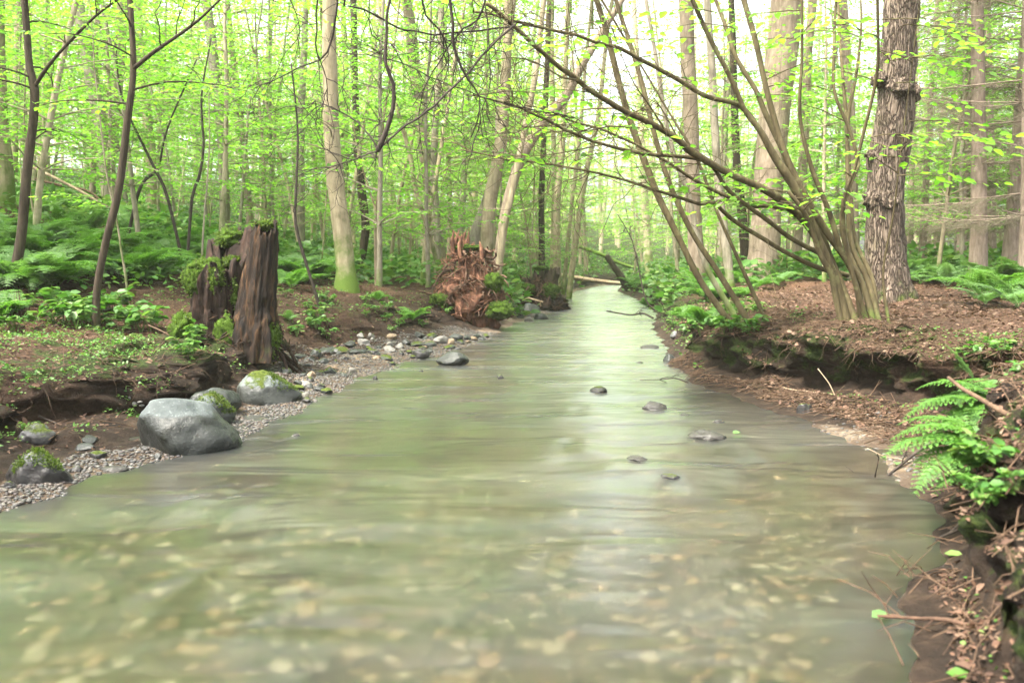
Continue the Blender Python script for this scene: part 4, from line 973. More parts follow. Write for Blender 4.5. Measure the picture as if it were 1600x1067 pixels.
def pz(py, Y=SY): return at_depth(800, py, Y).z - sz
def px_(px, Y=SY): return at_depth(px, 533, Y).x - SX
topL = pz(418); topB = pz(368)
def hL(a):
    f = math.cos(a - 1.05); base = topL + (topB - topL) * max(0, min(1, (f - .1) * 3.5)) - .10 * max(0, -math.cos(a))
    return base + .05 * math.sin(a * 7) + .035 * math.sin(a * 17 + 1) + .02 * math.sin(a * 31)
def rL(a, u):
    flare = .10 * max(0, 1 - u * 3.2) ** 2 * (1 + .6 * math.sin(5 * a + 1))
    return .265 + flare + .02 * math.sin(3 * a)
A1 = Acc(); ragged(A1, (px_(345), 0, 0), 96, 34, rL, hL, (.01, 0), .20, 3); A1.build("stump_block", M["rot"], st, True)
topS = pz(347)
def hS(a): return topS + .06 * math.sin(3 * a + 2) + .03 * math.sin(13 * a) + .02 * math.sin(29 * a) - .05 * max(0, -math.cos(a))
def rS(a, u):
    c, s = math.cos(a), math.sin(a); rx, ry = .20 - .105 * u + .05 * max(0, 1 - u * 3), .15 - .03 * u + .06 * max(0, 1 - u * 2.5)
    return (abs(c / rx) ** 3 + abs(s / ry) ** 3) ** (-1 / 3)
A2 = Acc(); ragged(A2, (px_(399), -.18, -.08), 90, 40, rS, hS, (.125, .05), .14, 8, open_depth=.1); A2.build("leaning_slab", M["rot_slab"], st, True)
for c, rx, ry, rz, sd_ in (((px_(330), -.07, topL - .04), .17, .16, .12, 1), ((px_(360), .12, topB - .03), .13, .11, .09, 2), ((px_(368), -.02, topL + .05), .08, .08, .05, 3), ((px_(422), -.1, topS - .03), .10, .10, .04, 4), ((px_(300), -.22, .22), .12, .12, .16, 5), ((px_(432), -.18, .12), .07, .10, .2, 6), ((px_(370), -.26, .1), .13, .08, .2, 7), ((px_(376), -.12, topL - .22), .05, .07, .16, 8), ((px_(318), -.2, topL - .12), .10, .07, .12, 9), ((px_(352), -.24, topL - .1), .07, .05, .10, 10)):
    moss_pad(st, c, rx, ry, rz, sd_)
A3 = Acc(); r3 = random.Random(4)
for q in range(16):
    a = r3.uniform(3.0, 6.6); p = np.array([px_(360) + .36 * math.cos(a), .3 * math.sin(a), r3.uniform(.06, .22)]); pts = [p * np.array([.8, .8, 1.2])]
    for e in range(7): pts.append(pts[-1] + np.array([math.cos(a) * .07, math.sin(a) * .05, -.055 - .01 * e]) + np.array([r3.gauss(0, .025), r3.gauss(0, .025), 0]))
    tube(A3, pts, np.linspace(.028, .007, 8), 6, .15, q)
A3.build("roots", M["rot"], st, True)
A4 = Acc()
for q in range(150):                                  # rotten chips fallen about the foot and stuck to the sides
    a = r3.uniform(2.8, 6.9); f = r3.random(); p = np.array([px_(362) + (.34 + .2 * f) * math.cos(a), (.26 + .2 * f) * math.sin(a), .36 * (1 - f) + .02]); d = nv(np.array([r3.gauss(0, .6), r3.gauss(0, .5), r3.gauss(0, 1) * (1.4 - f)])) * r3.uniform(.02, .08); r0 = r3.uniform(.004, .012)
    tube(A4, [p - d, p + np.array([r3.gauss(0, .01), 0, 0]), p + d], [r0 * .6, r0, r0 * .3], 4, cap=False)
A4.build("splinters", M["rot_slab"], st)

# ------------------------------------------------------------------ the uprooted red stump in the middle and the mossy one on the bend
def root_mass(label, px, py, Y, w, h, seed, name, mat, nroot, top=None, moss=(), flat=.8):
    c = at_depth(px, py, Y); z = gz(c.x, c.y)[0]; t = thing(name, label, "stump", (c.x, c.y, z - .05)); r = random.Random(seed)
    V, T = ICO[5]; n = fbm(V * 1.7 + seed, 5, seed, .65) * .42 + fbm(V * 8, 3, seed + 2) * .12
    W_ = V * (1 + n)[:, None]; u = np.clip((W_[:, 2] + 1) / 2, 0, 1)
    W_[:, 0] *= w / 2 * (1.25 - .80 * u); W_[:, 1] *= w / 2 * flat * (1.1 - .55 * u); W_[:, 2] = (W_[:, 2] * .5 + .42) * h
    a = Acc(); a.add(W_, T=T); a.build("root_ball", M[mat], t, True); B = Acc()
    for q in range(nroot):
        az = r.uniform(2.6, 6.8); zz = r.uniform(.25, 1.0) * h; rad = w / 2 * (1.12 - .62 * zz / h); p = np.array([rad * math.cos(az) * .85, rad * flat * math.sin(az) * .85, zz]); pts = [p]
        d = np.array([math.cos(az) * .6, math.sin(az) * .6, -.3])
        for e in range(8):
            d = nv(d + np.array([r.gauss(0, .5), r.gauss(-.1, .35), r.gauss(-.12, .42)])); pts.append(pts[-1] + d * r.uniform(.03, .09))
        r0 = r.choice((.006, .01, .018, .032)); tube(B, pts, np.linspace(r0, r0 * .3, 9), 5, .1, q, cap=False)
    B.build("roots", M["root"], t, True)
    CH = Acc()
    for q in range(nroot * 4):
        az = r.uniform(2.4, 7.0); zz = r.uniform(.02, 1.0) * h; rad = w / 2 * (1.2 - .62 * zz / h) * r.uniform(.85, 1.1); p = np.array([rad * math.cos(az), rad * flat * math.sin(az), zz]); d = nv(np.array([r.gauss(0, 1), r.gauss(0, .6), r.gauss(-.4, .8)])) * r.uniform(.04, .14); r0 = r.uniform(.004, .014)
        tube(CH, [p - d, p + np.array([r.gauss(0, .01), 0, r.gauss(0, .01)]), p + d], [r0, r0, r0 * .3], 4, cap=False)
    CH.build("splinters", M["rot_red" if mat == "rot_red" else "root"], t)
    for m in moss: moss_pad(t, *m)
    return t, z
t, z = root_mass("reddish uprooted stump with tangled roots and splintered top on the left bank", 733, 500, 15.2, 1.08, 1.12, 4, "uprooted_stump", "rot_red", 90, moss=[((.42, -.3, .62), .13, .14, .16, 11), ((.5, -.35, .18), .2, .16, .14, 12), ((-.45, -.3, .35), .16, .12, .1, 13), ((-.05, 0, 1.18), .2, .15, .05, 14)])
SA = Acc(); r4 = random.Random(3)
for q in range(30):                                   # pale splinters where the trunk broke off
    x0, y0 = r4.gauss(-.05, .16), r4.gauss(0, .1); h0 = r4.uniform(.08, .34) * (1.2 if x0 < 0 else .6); wv = r4.uniform(.018, .055)
    tube(SA, [(x0, y0, .95), (x0 + r4.gauss(0, .02), y0, 1.05 + h0 * .6), (x0 + r4.gauss(0, .05), y0 + r4.gauss(0, .02), 1.1 + h0)], [wv, wv * .8, .004], 5, .2, q)
SA.build("splintered_top", M["rot_red"], t, True)
t2, z2 = root_mass("small dark mossy stump overhanging the water on the far bend", 838, 455, 21.5, 1.25, .75, 9, "mossy_stump", "rot", 50, moss=[((-.3, -.3, .5), .25, .2, .14, 21), ((.3, -.3, .45), .2, .2, .18, 22), ((-.45, -.3, .2), .2, .15, .16, 23), ((.1, 0, .98), .17, .15, .05, 24)])
a = Acc(); ragged(a, (.28, 0, .2), 40, 12, lambda a_, u: .16 + .08 * max(0, 1 - u * 2), lambda a_: .72 + .08 * math.sin(3 * a_) + .04 * math.sin(9 * a_), (.12, 0), .14, 5); a.build("broken_trunk", M["bark_dark"], t2, True)

# ------------------------------------------------------------------ boulders and loose stones
boulder("biggest smooth grey boulder standing in the water at the left bank", 278, 708, 150, 92, M["st_grey"], 10, .85, .1, sink=.42, facets=2, tilt=(0, .03), amp=.13, skew=.36)
boulder("grey boulder with a green moss top below the broad rotten stump", 414, 632, 106, 52, M["st_moss"], 13, .8, .1, sink=.36, tilt=(0, .06), amp=.16, skew=.2)
boulder("small moss topped boulder between the two big grey ones", 322, 662, 72, 42, M["st_moss"], 21, .8, .5, sink=.36, tilt=(0, .12), skew=.3)
boulder("low grey boulder behind the biggest one, by the sand", 332, 646, 82, 34, M["st_grey"], 25, .7, .2, sink=.25)
boulder("dark mossy boulder on the sand at the left edge of the photo", 46, 758, 96, 50, M["st_dark"], 31, .7, .1, sink=.36)
boulder("half buried grey stone under the mossy left bank", 48, 692, 60, 24, M["st_dark"], 33, .8, .3, sink=.4)
boulder("rounded grey stone in the water at the tip of the gravel bar", 706, 572, 50, 20, M["st_grey"], 35, .8, 0, sink=.25)
boulder("dark square stone with a pale top at the edge of the gravel bar", 656, 561, 28, 15, M["st_dark"], 37, .8, .2, name="stone", cat="stone", sub=4)
def stone_moss(o, n, side):
    me = o.data; V = np.empty(len(me.vertices) * 3, np.float32); me.vertices.foreach_get("co", V); V = V.reshape(-1, 3); f = fbm(V * 2.5, 3, 5)
    k = np.nonzero((V[:, 2] > .25) & (V[:, 0] * side + f * .6 > .0))[0]; k = nr.choice(k, n); s = np.array(o.scale)
    a = Acc(); leaves(a, V[k] * s + nr.normal(0, .006, (n, 3)), V[k] / s * s.min() + nr.normal(0, .7, (n, 3)), nr.normal(0, 1, (n, 3)), nr.uniform(.007, .018, n), .8)
    m = a.build("moss_sprays", M["moss_blade"], o); m.scale = [1 / x for x in s]
BO = {o["label"]: o for o in bpy.data.objects if o.name.startswith("boulder")}
for lab, o in BO.items():
    if "moss" in lab and "under" not in lab: stone_moss(o, 1800, 1 if "below" in lab else 0)
SL = [(1105, 687, 52, 20, "largest dark wet stone breaking the water near the right bank", "st_wet"), (1024, 640, 40, 13, "long low wet stone in midstream, upstream of the largest wet one", "st_wet"), (997, 722, 34, 11, "small wet stone in midstream nearest the viewer but one", "st_wet"), (1050, 749, 36, 8, "flat wet stone lowest in midstream", "st_dark"), (1017, 545, 34, 6, "flat grey stone in the water below the far right bank", "st_wet"), (1123, 662, 20, 8, "small wet stone just behind the largest wet one", "st_wet"), (938, 613, 26, 8, "dark stone barely breaking the ripples in midstream", "st_dark"), (782, 592, 12, 6, "tiny black stone in midstream by the gravel bar", "st_dark"), (586, 594, 8, 7, "tiny black stone nearest the end of the gravel bar", "st_dark"), (658, 581, 8, 5, "black pebble stone off the gravel bar's edge", "st_dark"), (461, 683, 18, 7, "small wet stone in the water off the mossy boulder", "st_wet"), (1000, 568, 14, 4, "small dark stone in the riffle near the right bank", "st_wet"), (1046, 565, 22, 14, "grey stone at the foot of the far right bank", "st_grey"), (1055, 525, 14, 9, "dark stone on the water line below the leaning trunks", "st_dark"), (1262, 645, 26, 16, "dark lump of stone under the debris of the right bank", "st_dark"), (1070, 651, 16, 6, "small wet stone beside the long low one", "st_wet"),
      (128, 705, 32, 12, "flat slate grey stone by the pool left of the biggest boulder", "st_grey"), (150, 716, 26, 12, "dark stone on the gravel left of the biggest boulder", "st_dark"), (118, 737, 20, 9, "small black stone near the mossy dark boulder", "st_dark"), (172, 738, 44, 11, "long dark stone at the water line by the biggest boulder", "st_wet"), (245, 718, 12, 9, "round blue grey pebble stone before the biggest boulder", "st_grey"), (12, 762, 20, 12, "dark stone in the lower corner by the mossy dark boulder", "st_dark"), (130, 690, 40, 8, "pale flat slab beside the sand pool", "st_grey"),
      (828, 490, 34, 16, "grey boulder on the sandy spit before the mossy bend stump", "st_grey"), (812, 497, 12, 8, "small dark stone on the sandy spit", "st_dark"), (845, 499, 22, 10, "blue grey stone at the tip of the sandy spit", "st_grey"), (826, 502, 16, 8, "pale stone at the front of the sandy spit", "st_pale")]
for k, (px, py, w, h, lab, m) in enumerate(SL):
    boulder(lab, px, py, w, h * (.75 if m == 'st_wet' else .9), M[m], 60 + k, .75, (k * .7) % 1 - .5, name="stone", cat="stone", sub=4, sink=.46)
GB = [(513, 553, 34, 14, 0), (494, 558, 22, 16, 1), (532, 553, 26, 12, 1), (470, 560, 14, 9, 0), (458, 565, 18, 11, 0), (557, 553, 24, 10, 0), (580, 553, 18, 12, 1), (610, 550, 20, 9, 2), (625, 545, 16, 10, 2), (562, 527, 14, 8, 2), (579, 529, 10, 12, 2), (611, 528, 20, 9, 3), (568, 538, 22, 12, 2), (609, 541, 12, 9, 2), (634, 538, 12, 8, 0), (548, 542, 18, 11, 0), (650, 541, 26, 10, 1), (672, 541, 20, 11, 1), (690, 535, 30, 14, 2), (712, 533, 26, 14, 0), (730, 531, 14, 8, 0), (655, 527, 18, 10, 0), (675, 527, 18, 9, 1), (672, 551, 14, 10, 0), (640, 552, 12, 7, 4), (628, 555, 10, 6, 4), (696, 574, 10, 7, 3), (540, 562, 10, 6, 4), (585, 562, 8, 5, 3), (600, 558, 9, 6, 0), (575, 546, 12, 7, 4), (592, 545, 10, 6, 0), (655, 560, 8, 5, 4), (524, 566, 8, 5, 4), (480, 572, 10, 6, 0), (445, 570, 12, 9, 0), (716, 548, 12, 7, 4), (745, 528, 16, 8, 0), (758, 527, 12, 6, 4), (700, 545, 14, 6, 1)]
GM = ["st_grey", "st_moss", "st_pale", "st_tan", "st_dark"]
SK = [stone_mesh("stone", 4, 200 + s, None, .24) for s in range(6)]
for k, (px, py, w, h, m) in enumerate(GB):
    g = hit(px, py); w2 = w * g.y / F / 2; h2 = h * g.y / F
    o = bpy.data.objects.new("stone", with_mat(SK[k % 6], M[GM[m]])); COL.objects.link(o)
    o.location = (g.x, g.y, g.z + h2 * .25); o.scale = (w2 * 1.1, w2 * .85, h2 * .62); o.rotation_euler = (0, 0, k * 1.3)
    tag(o, ["blue grey cobble on the gravel bar below the uprooted stump", "grey cobble with a mossy top on the gravel bar", "pale rounded cobble on the gravel bar", "tan rounded cobble on the gravel bar", "dark cobble on the gravel bar"][m], "stone", ["grey cobbles on the gravel bar", "mossy cobbles on the gravel bar", "pale cobbles on the gravel bar", "tan cobbles on the gravel bar", "dark cobbles on the gravel bar"][m])
kr = random.Random(19)
for k in range(70):
    y = kr.uniform(7.2, 13.2); gwy = float(np.interp(y, [7, 8.8, 10.6, 13.5], [.5, .75, 1.3, .8])); x = float(xl(y)) - kr.uniform(-.02, gwy * 1.0); m = kr.choice((0, 0, 1, 4, 2, 3)); s = kr.uniform(.025, .065)
    o = bpy.data.objects.new("stone", with_mat(SK[k % 6], M[GM[m]])); COL.objects.link(o)
    o.location = on(x, y, s * .25); o.scale = (s * 1.2, s, s * .7); o.rotation_euler = (kr.gauss(0, .2), kr.gauss(0, .2), kr.uniform(0, 6))
    tag(o, "fist sized stone scattered over the gravel bar", "stone", "small stones scattered over the gravel bar")
def pebbles(name, pts, size, mat, sub, label, amp=.22):
    V, T = ICO[sub]; a = Acc(); n = len(pts); VV = []
    base = [V * (1 + fbm(V * 1.1 + s * 9, 2, s) * amp)[:, None] for s in range(6)]
    for k in range(n):
        r_ = nr.uniform(0, 6.28); c, s = math.cos(r_), math.sin(r_); W_ = base[k % 6] * np.array([1.25, .9, .6]) * size[k]
        VV.append(np.stack([W_[:, 0] * c - W_[:, 1] * s, W_[:, 0] * s + W_[:, 1] * c, W_[:, 2]], 1) + np.array(pts[k]))
    a.add(np.concatenate(VV), T=(T[None] + (np.arange(n) * len(V))[:, None, None]).reshape(-1, 3))
    return tag(a.build(name, mat, None, True), label, "pebbles", kind="stuff")
pr = random.Random(77); pts, sz_ = [], []
while len(pts) < 20000:
    y = pr.uniform(4.0, 14.5); gwy = float(np.interp(y, [4, 5, 5.6, 6.4, 7.5, 8.8, 10.6, 13.5, 15], [.2, .4, .55, .35, .5, .85, 1.45, .85, .2])); s = pr.uniform(-.18, gwy) * 1.0; x = float(xl(y)) - s
    p = on(x, y)
    if p.z > .2: continue
    q = .005 + .010 * pr.random() ** 2.4; pts.append(tuple(p + Vector((0, 0, q * .3)))); sz_.append(q)
for _ in range(700):
    y = pr.uniform(18.5, 22); x = float(xl(y)) - pr.uniform(-.05, .8); p = on(x, y); q = pr.uniform(.01, .035); pts.append(tuple(p)); sz_.append(q)
for _ in range(260):
    y = pr.uniform(4.6, 6.4); x = float(xr(y)) + pr.uniform(-.1, .6); p = on(x, y); q = .006 + .018 * pr.random() ** 3; pts.append(tuple(p)); sz_.append(q)
pebbles("gravel", pts, sz_, M["gravel"], 1, "loose tan and grey gravel along the water's edge")
pts, sz_ = [], []
for _ in range(4200):
    y = 1.6 + 3.6 * pr.random() ** 1.5; u = .02 + .91 * pr.random(); x = float(xl(y)) * (1 - u) + float(xr(y)) * u; x = max(-3.2, min(3, x)); p = on(x, y); q = .010 + .030 * pr.random() ** 3.2; pts.append(tuple(p + Vector((0, 0, q * .2)))); sz_.append(q)
pebbles("streambed_pebbles", pts, sz_, M["bedpeb"], 2, "tan, rust and grey pebbles lying under the clear water")

# ------------------------------------------------------------------ ferns, herbs, moss and litter
fr_ = random.Random(55); nf = 0
FZ = [((0, 250), (395, 455), 40), ((20, 140), (315, 400), 16), ((180, 330), (340, 440), 34), ((430, 520), (375, 440), 22), ((600, 720), (395, 440), 34), ((540, 640), (385, 420), 12), ((430, 480), (420, 445), 5), ((760, 830), (395, 420), 6), ((1400, 1500), (418, 452), 16), ((1100, 1180), (440, 470), 8), ((960, 1010), (420, 450), 6), ((1540, 1640), (430, 470), 8)]
ZN = ["on the left bank behind the dark saplings", "on the high left slope", "behind the broad rotten stump", "between the rotten stump and the thick tree", "in the bed between thick tree and uprooted stump", "behind the thick moss footed tree", "right beside the leaning slab", "behind the uprooted stump", "at the foot of the rough burled trunk", "under the leaning trunks of the right bank", "on the far right bank by the bend", "under the spruces at the right edge"]
for zi, ((x0, x1), (y0, y1), n) in enumerate(FZ):
    for _ in range(n):
        g = hit(fr_.uniform(x0, x1), fr_.uniform(y0, y1))
        if g.y > 34 or g.z < .25: continue
        fern(FERN_PALE if fr_.random() < .45 else FERN_MID, fr_.randrange(3), g.x, g.y, fr_.uniform(0, 6.28), fr_.uniform(.8, 1.5), "green fern " + ZN[zi], "ferns " + ZN[zi])
FN = [lib_fern(80 + s, 8, .5, True, M["fern"], 16) for s in range(2)]; FNP = [lib_fern(90, 6, .5, True, M["fern_pale"], 16)]
for k, (px, py, sc, lib, lab) in enumerate([(1215, 445, 1.5, FNP, "tall pale fern between the massive brown trunk and the hazel"), (1180, 452, 1.2, FN, "dark green fern left of the tall pale one by the massive trunk"), (1590, 480, 1.5, FNP, "pale fern at the right edge under the spruces"), (1540, 475, 1.1, FNP, "pale low fern left of the right edge one"), (452, 500, .5, FNP, "small pale fern on the earth right of the leaning slab"), (645, 500, .8, FN, "bright fern tuft on the earth below the thick tree"), (590, 470, .6, FN, "small fern on the leaf litter right of the thick tree"), (455, 450, 1.2, FN, "dark fern pressed against the right side of the leaning slab"), (1085, 540, .7, FN, "bright green fern on the nose of the right bank"), (1100, 510, .8, FN, "green fern above the nose of the right bank"), (1065, 500, .8, FN, "green fern hanging over the far right water line"), (290, 395, 1.6, FN, "big dark fern spreading left of the moss capped stump"), (235, 430, 1.5, FN, "broad fern in front of the slender sapling's upper bank"), (150, 490, 1.0, FN, "dark fern at the foot of the slender dark sapling"), (0, 500, 1.1, FN, "dark fern tip entering at the left edge"), (60, 380, 1.5, FN, "wide dark fern behind the forked dark sapling"), (1010, 480, .9, FN, "fern tuft on the far right bank at the water")]):
    g = hit(px, py); fern(lib, k, g.x, g.y, fr_.uniform(0, 6), sc, lab, None)
# the big fern hanging from the near right bank, frond by frond
def near_fern(label, px, py, Y, fronds, seed, mat="fern"):
    r = random.Random(seed); c = at_depth(px, py, Y); t = thing("fern", label, "fern", c, "ferns hanging from the near right bank")
    for az, L, ri, ar in fronds:
        a = Acc(); frond(a, a, L, r, 19, az, ar, ri, .30, True); a.build("frond", M[mat], t)
PI = math.pi
near_fern("big fern drooping over the water from the near right bank", 1572, 705, 3.7, [(PI * 1.02, .56, .5, .8), (PI * 1.12, .54, .3, .85), (PI * .97, .5, .7, .9), (PI * 1.25, .46, .25, .9), (PI * 1.4, .44, .3, 1.0), (PI * .85, .46, .8, .9), (PI, .42, .35, .75), (PI * 1.08, .40, .1, .8), (PI * .9, .36, .45, .8), (PI * 1.2, .36, 0, .7), (PI * 1.35, .34, .1, .8), (PI * 1.5, .3, .2, .9), (PI * .75, .3, .6, .8), (PI * 1.7, .3, .4, .8), (PI * 1.15, .30, .7, 1.1), (PI * .95, .26, .9, 1.0)], 1)
near_fern("dark fern above the big drooping one on the near right bank", 1572, 632, 3.95, [(PI * 1.0, .48, .4, .8), (PI * 1.1, .46, .15, .85), (PI * 1.25, .42, .3, .9), (PI * .9, .4, .75, .9), (PI * 1.4, .38, .4, 1.0), (PI * 1.02, .34, .2, .8), (PI * 1.15, .34, 0, .8), (PI * 1.3, .32, .2, .9), (PI * 1.5, .3, .3, .9), (PI * .85, .3, .6, .9), (PI * 1.7, .28, .5, .9), (0, .28, .6, 1.0), (PI * .6, .28, .9, .9)], 2)
near_fern("pale fern with two upright fronds against the dark bank", 1525, 600, 4.3, [(PI * 1.05, .16, -.1, 1.3), (PI * .95, .24, 1.15, .35)], 3, "fern_pale")
near_fern("pale fern on the slope under the slanting branch at the right edge", 1565, 612, 4.1, [(PI * .9, .2, .5, .9), (PI * 1.1, .22, .3, .9), (PI * 1.4, .22, .2, .9), (PI * 1.7, .2, .4, .9), (PI * .5, .2, .7, .9)], 4, "fern_pale")
near_fern("low fern by the leaf litter at the right edge", 1580, 760, 3.4, [(PI * .95, .28, .5, .8), (PI * 1.2, .26, .3, .9), (PI * 1.45, .26, .3, .9), (PI * .7, .24, .9, .8), (PI * 1.8, .22, .5, .9)], 5)
hb = random.Random(66)
for zi, (x0, x1, y0, y1, n, sc, w_) in enumerate([(0, 240, 470, 530, 22, .9, "at the foot of the dark saplings on the left bank"), (440, 520, 455, 530, 14, .6, "on the brown earth right of the leaning slab"), (560, 700, 470, 520, 14, .5, "on the leaf litter before the thick tree"), (1050, 1190, 480, 560, 20, .6, "on the nose of the right bank"), (1510, 1600, 740, 830, 10, .38, "on the near right bank among the ferns"), (840, 900, 400, 460, 8, .9, "on the mossy bend stump's bank"), (1500, 1600, 545, 590, 8, .35, "on top of the near right bank"), (960, 1030, 440, 480, 12, .9, "along the far right water line"), (270, 320, 510, 560, 6, .6, "beside the roots of the broad rotten stump")]):
    for k in range(n):
        g = hit(hb.uniform(x0, x1), hb.uniform(y0, y1))
        if g.z < .08: continue
        herb(hb.randrange(3), g.x, g.y, hb.uniform(0, 6), sc * hb.uniform(.7, 1.3), "leafy herb growing " + w_, "herbs " + w_)
def scatter(n, fn, r):
    P, N = [], []
    while len(P) < n:
        x, y = fn(r); h = BV.ray_cast(Vector((x, y, 30)), Vector((0, 0, -1)))
        if h[0] is not None and h[0].z > .02: P.append(h[0]); N.append(h[1])
    return P, N
sr = random.Random(91)
LLi = Acc()
def litter_zone(n, fn, lo, hi):
    P, N = scatter(n, fn, sr); nn = len(P)
    d = nr.normal(0, 1, (nn, 3)); d[:, 2] *= .35; up = np.array([tuple(v) for v in N]) + nr.normal(0, .45, (nn, 3))
    leaves(LLi, np.array([tuple(p) for p in P]) + np.array([0, 0, .006]), d, up, nr.uniform(lo, hi, nn), nr.uniform(.5, 1.0))
litter_zone(16000, lambda r: ((lambda y: (float(xr(y)) + .3 + 6 * r.random() ** 1.5, y))(r.uniform(5.2, 15))), .02, .055)
litter_zone(6000, lambda r: ((lambda y: (float(xl(y)) - .9 - 5 * r.random(), y))(r.uniform(5, 18))), .02, .055)
litter_zone(2500, lambda r: ((lambda y: (float(xl(y)) - .5 - 2 * r.random(), y))(r.uniform(4.8, 8.5))), .012, .035)
litter_zone(3500, lambda r: ((lambda y: (float(xr(y)) + .05 + 1.2 * r.random(), y))(r.uniform(1.8, 5))), .012, .038)
litter_zone(2600, lambda r: ((lambda y: (float(xr(y)) + .02 + .6 * r.random(), y))(r.uniform(2.0, 3.8))), .012, .032)
litter_zone(2500, lambda r: ((lambda y: (float(xr(y)) + .1 + .9 * r.random(), y))(r.uniform(5.2, 9.5))), .015, .045)
litter_zone(7000, lambda r: ((lambda y: (float(xr(y)) + 1.0 + 8 * r.random(), y))(r.uniform(7.5, 17))), .03, .075)
tag(LLi.build("leaf_litter", M["litter"]), "brown fallen leaves strewn over both banks", "leaf litter", kind="stuff")
TW = Acc()
def twig_zone(n, fn, lo, hi, r0):
    P, N = scatter(n, fn, sr)
    for p, nn in zip(P, N):
        a = sr.uniform(0, 6.28); L = sr.uniform(lo, hi) / 2; d = np.array([math.cos(a), math.sin(a), 0]); d = d - np.array(nn) * d.dot(np.array(nn)) ; d[2] += sr.gauss(0, .18); q = np.array(p) + np.array([0, 0, .008])
        tube(TW, [q - d * L, q + np.array([sr.gauss(0, .015), sr.gauss(0, .015), sr.uniform(0, .02)]), q + d * L], [r0, r0, r0 * .5], 3, cap=False)
twig_zone(2600, lambda r: ((lambda y: (float(xr(y)) + .02 + 1.1 * r.random(), y))(r.uniform(5.0, 10))), .06, .35, .003)
twig_zone(3500, lambda r: ((lambda y: (float(xr(y)) + .5 + 5.5 * r.random() ** 1.4, y))(r.uniform(5.2, 15))), .04, .22, .0022)
twig_zone(1300, lambda r: ((lambda y: (float(xl(y)) - .8 - 3.5 * r.random(), y))(r.uniform(5, 16))), .06, .4, .003)
twig_zone(500, lambda r: ((lambda y: (float(xr(y)) + .03 + .7 * r.random(), y))(r.uniform(1.9, 4.8))), .05, .3, .0025)
tag(TW.build("twig_litter", M["twig_brown"]), "fine brown twigs and needles strewn over the banks", "twig litter", kind="stuff")
GC = Acc()
def cover_zone(n, fn, lo, hi, lift):
    P, N = scatter(n, fn, sr); nn = len(P); P = np.array([tuple(p) for p in P]); keep = fbm(P * 2.2, 3, 61) > -.15; P = P[keep]; nn = len(P)
    d = nr.normal(0, 1, (nn, 3)); d[:, 2] = nr.uniform(-.2, .7, nn); leaves(GC, P + np.stack([0 * P[:, 0], 0 * P[:, 0], nr.uniform(0, lift, nn)], 1), d, nr.normal(0, .4, (nn, 3)) + np.array([0, 0, 1]), nr.uniform(lo, hi, nn))
cover_zone(15000, lambda r: ((lambda y: (float(xl(y)) - r.uniform(.85, 3.4), y))(r.uniform(4.6, 8.8))), .010, .032, .05)
cover_zone(3000, lambda r: ((lambda y: (float(xr(y)) + r.uniform(.5, 1.5), y))(r.uniform(5.2, 9))), .008, .025, .03)
cover_zone(2500, lambda r: ((lambda y: (float(xl(y)) - r.uniform(1.2, 3.5), y))(r.uniform(8.5, 16))), .015, .04, .05)
cover_zone(2500, lambda r: ((lambda y: (float(xr(y)) + r.uniform(.1, 1.4), y))(r.uniform(8.5, 18))), .02, .05, .06)
cover_zone(1500, lambda r: ((lambda y: (float(xr(y)) + r.uniform(.15, 1.2), y))(r.uniform(2.2, 4.8))), .008, .022, .03)
cover_zone(60000, lambda r: ((lambda y: (r.uniform(-.7, .7) * y, y))(17 + 50 * r.random() ** 1.3)), .09, .24, .55)
cover_zone(9000, lambda r: ((lambda y: (float(xl(y)) - r.uniform(3, 14), y))(r.uniform(10, 20))), .05, .12, .3)
tag(GC.build("ground_cover", M["herb"]), "low green seedlings and moss plants covering the forest floor", "ground cover", kind="stuff")
# roots and grass hanging out of the cut banks
RT = Acc(); r5 = random.Random(12)
for _ in range(480):
    if r5.random() < .6: y = r5.uniform(5.3, 10.5); x = float(xr(y)) + r5.uniform(.2, 1.1); s = -1
    else: y = r5.uniform(5.0, 8.2); x = float(xl(y)) - r5.uniform(.8, 1.6); s = 1
    p = on(x, y)
    if p.z < .2: continue
    q = np.array(p); pts = [q]; d = np.array([s * .8, -.5, .1])
    for e in range(6): d = nv(d + np.array([r5.gauss(0, .55), r5.gauss(0, .5), r5.gauss(-.3, .35)])); pts.append(pts[-1] + d * r5.uniform(.02, .07))
    tube(RT, pts, np.linspace(.0028, .0008, 7), 3, cap=False)
tag(RT.build("hanging_roots", M["twig_brown"]), "fine roots trailing out of the undercut banks", "roots", kind="stuff")

# ------------------------------------------------------------------ single branches and driftwood
def stick(label, pts, d0, d1, w0, w1, mat, twigs=0, seed=0, name="fallen_branch", cat="branch", settle=False):
    P, rr = depth_line(pts, d0, d1, w0, w1)
    if settle:
        P = [hit(*p) for p in pts]; P = [Vector((p.x, p.y, max(p.z, 0) + w0 * .4)) for p in P]; rr = np.linspace(w0 / 2, w1 / 2, len(P))
    S_, R_ = spline(P, rr, .03); b = Vector(S_[0]); a = Acc(); tube(a, S_, R_, 9, .1, seed, 25)
    t = a.build(name, mat, None, True, b); t.location = b; tag(t, label, cat)
    if twigs: q = Acc(); crooked(random.Random(seed), q, S_, twigs, .05, .22, w1 * .3, .03, .5, 1, .1); q.build("twigs", mat, t, False, b)
    return t
stick("slanting brown branch poking out over the ferns at the right edge", [(1625, 672), (1590, 655), (1560, 640), (1530, 622), (1505, 608), (1482, 590)], 3.3, 3.9, .022, .016, M["twig_brown"])
stick("straight light brown stick reaching over the water in the lower right corner", [(1640, 1022), (1600, 1003), (1540, 985), (1480, 968), (1440, 966), (1372, 962)], 2.45, 2.75, .018, .010, M["root"], 5, 2)
stick("black driftwood with a knee lying in the water off the right sand", [(1470, 748), (1440, 748), (1410, 757), (1380, 754), (1355, 753), (1338, 745)], 4.6, 4.75, .03, .016, M["twig_dark"], 6, 3)
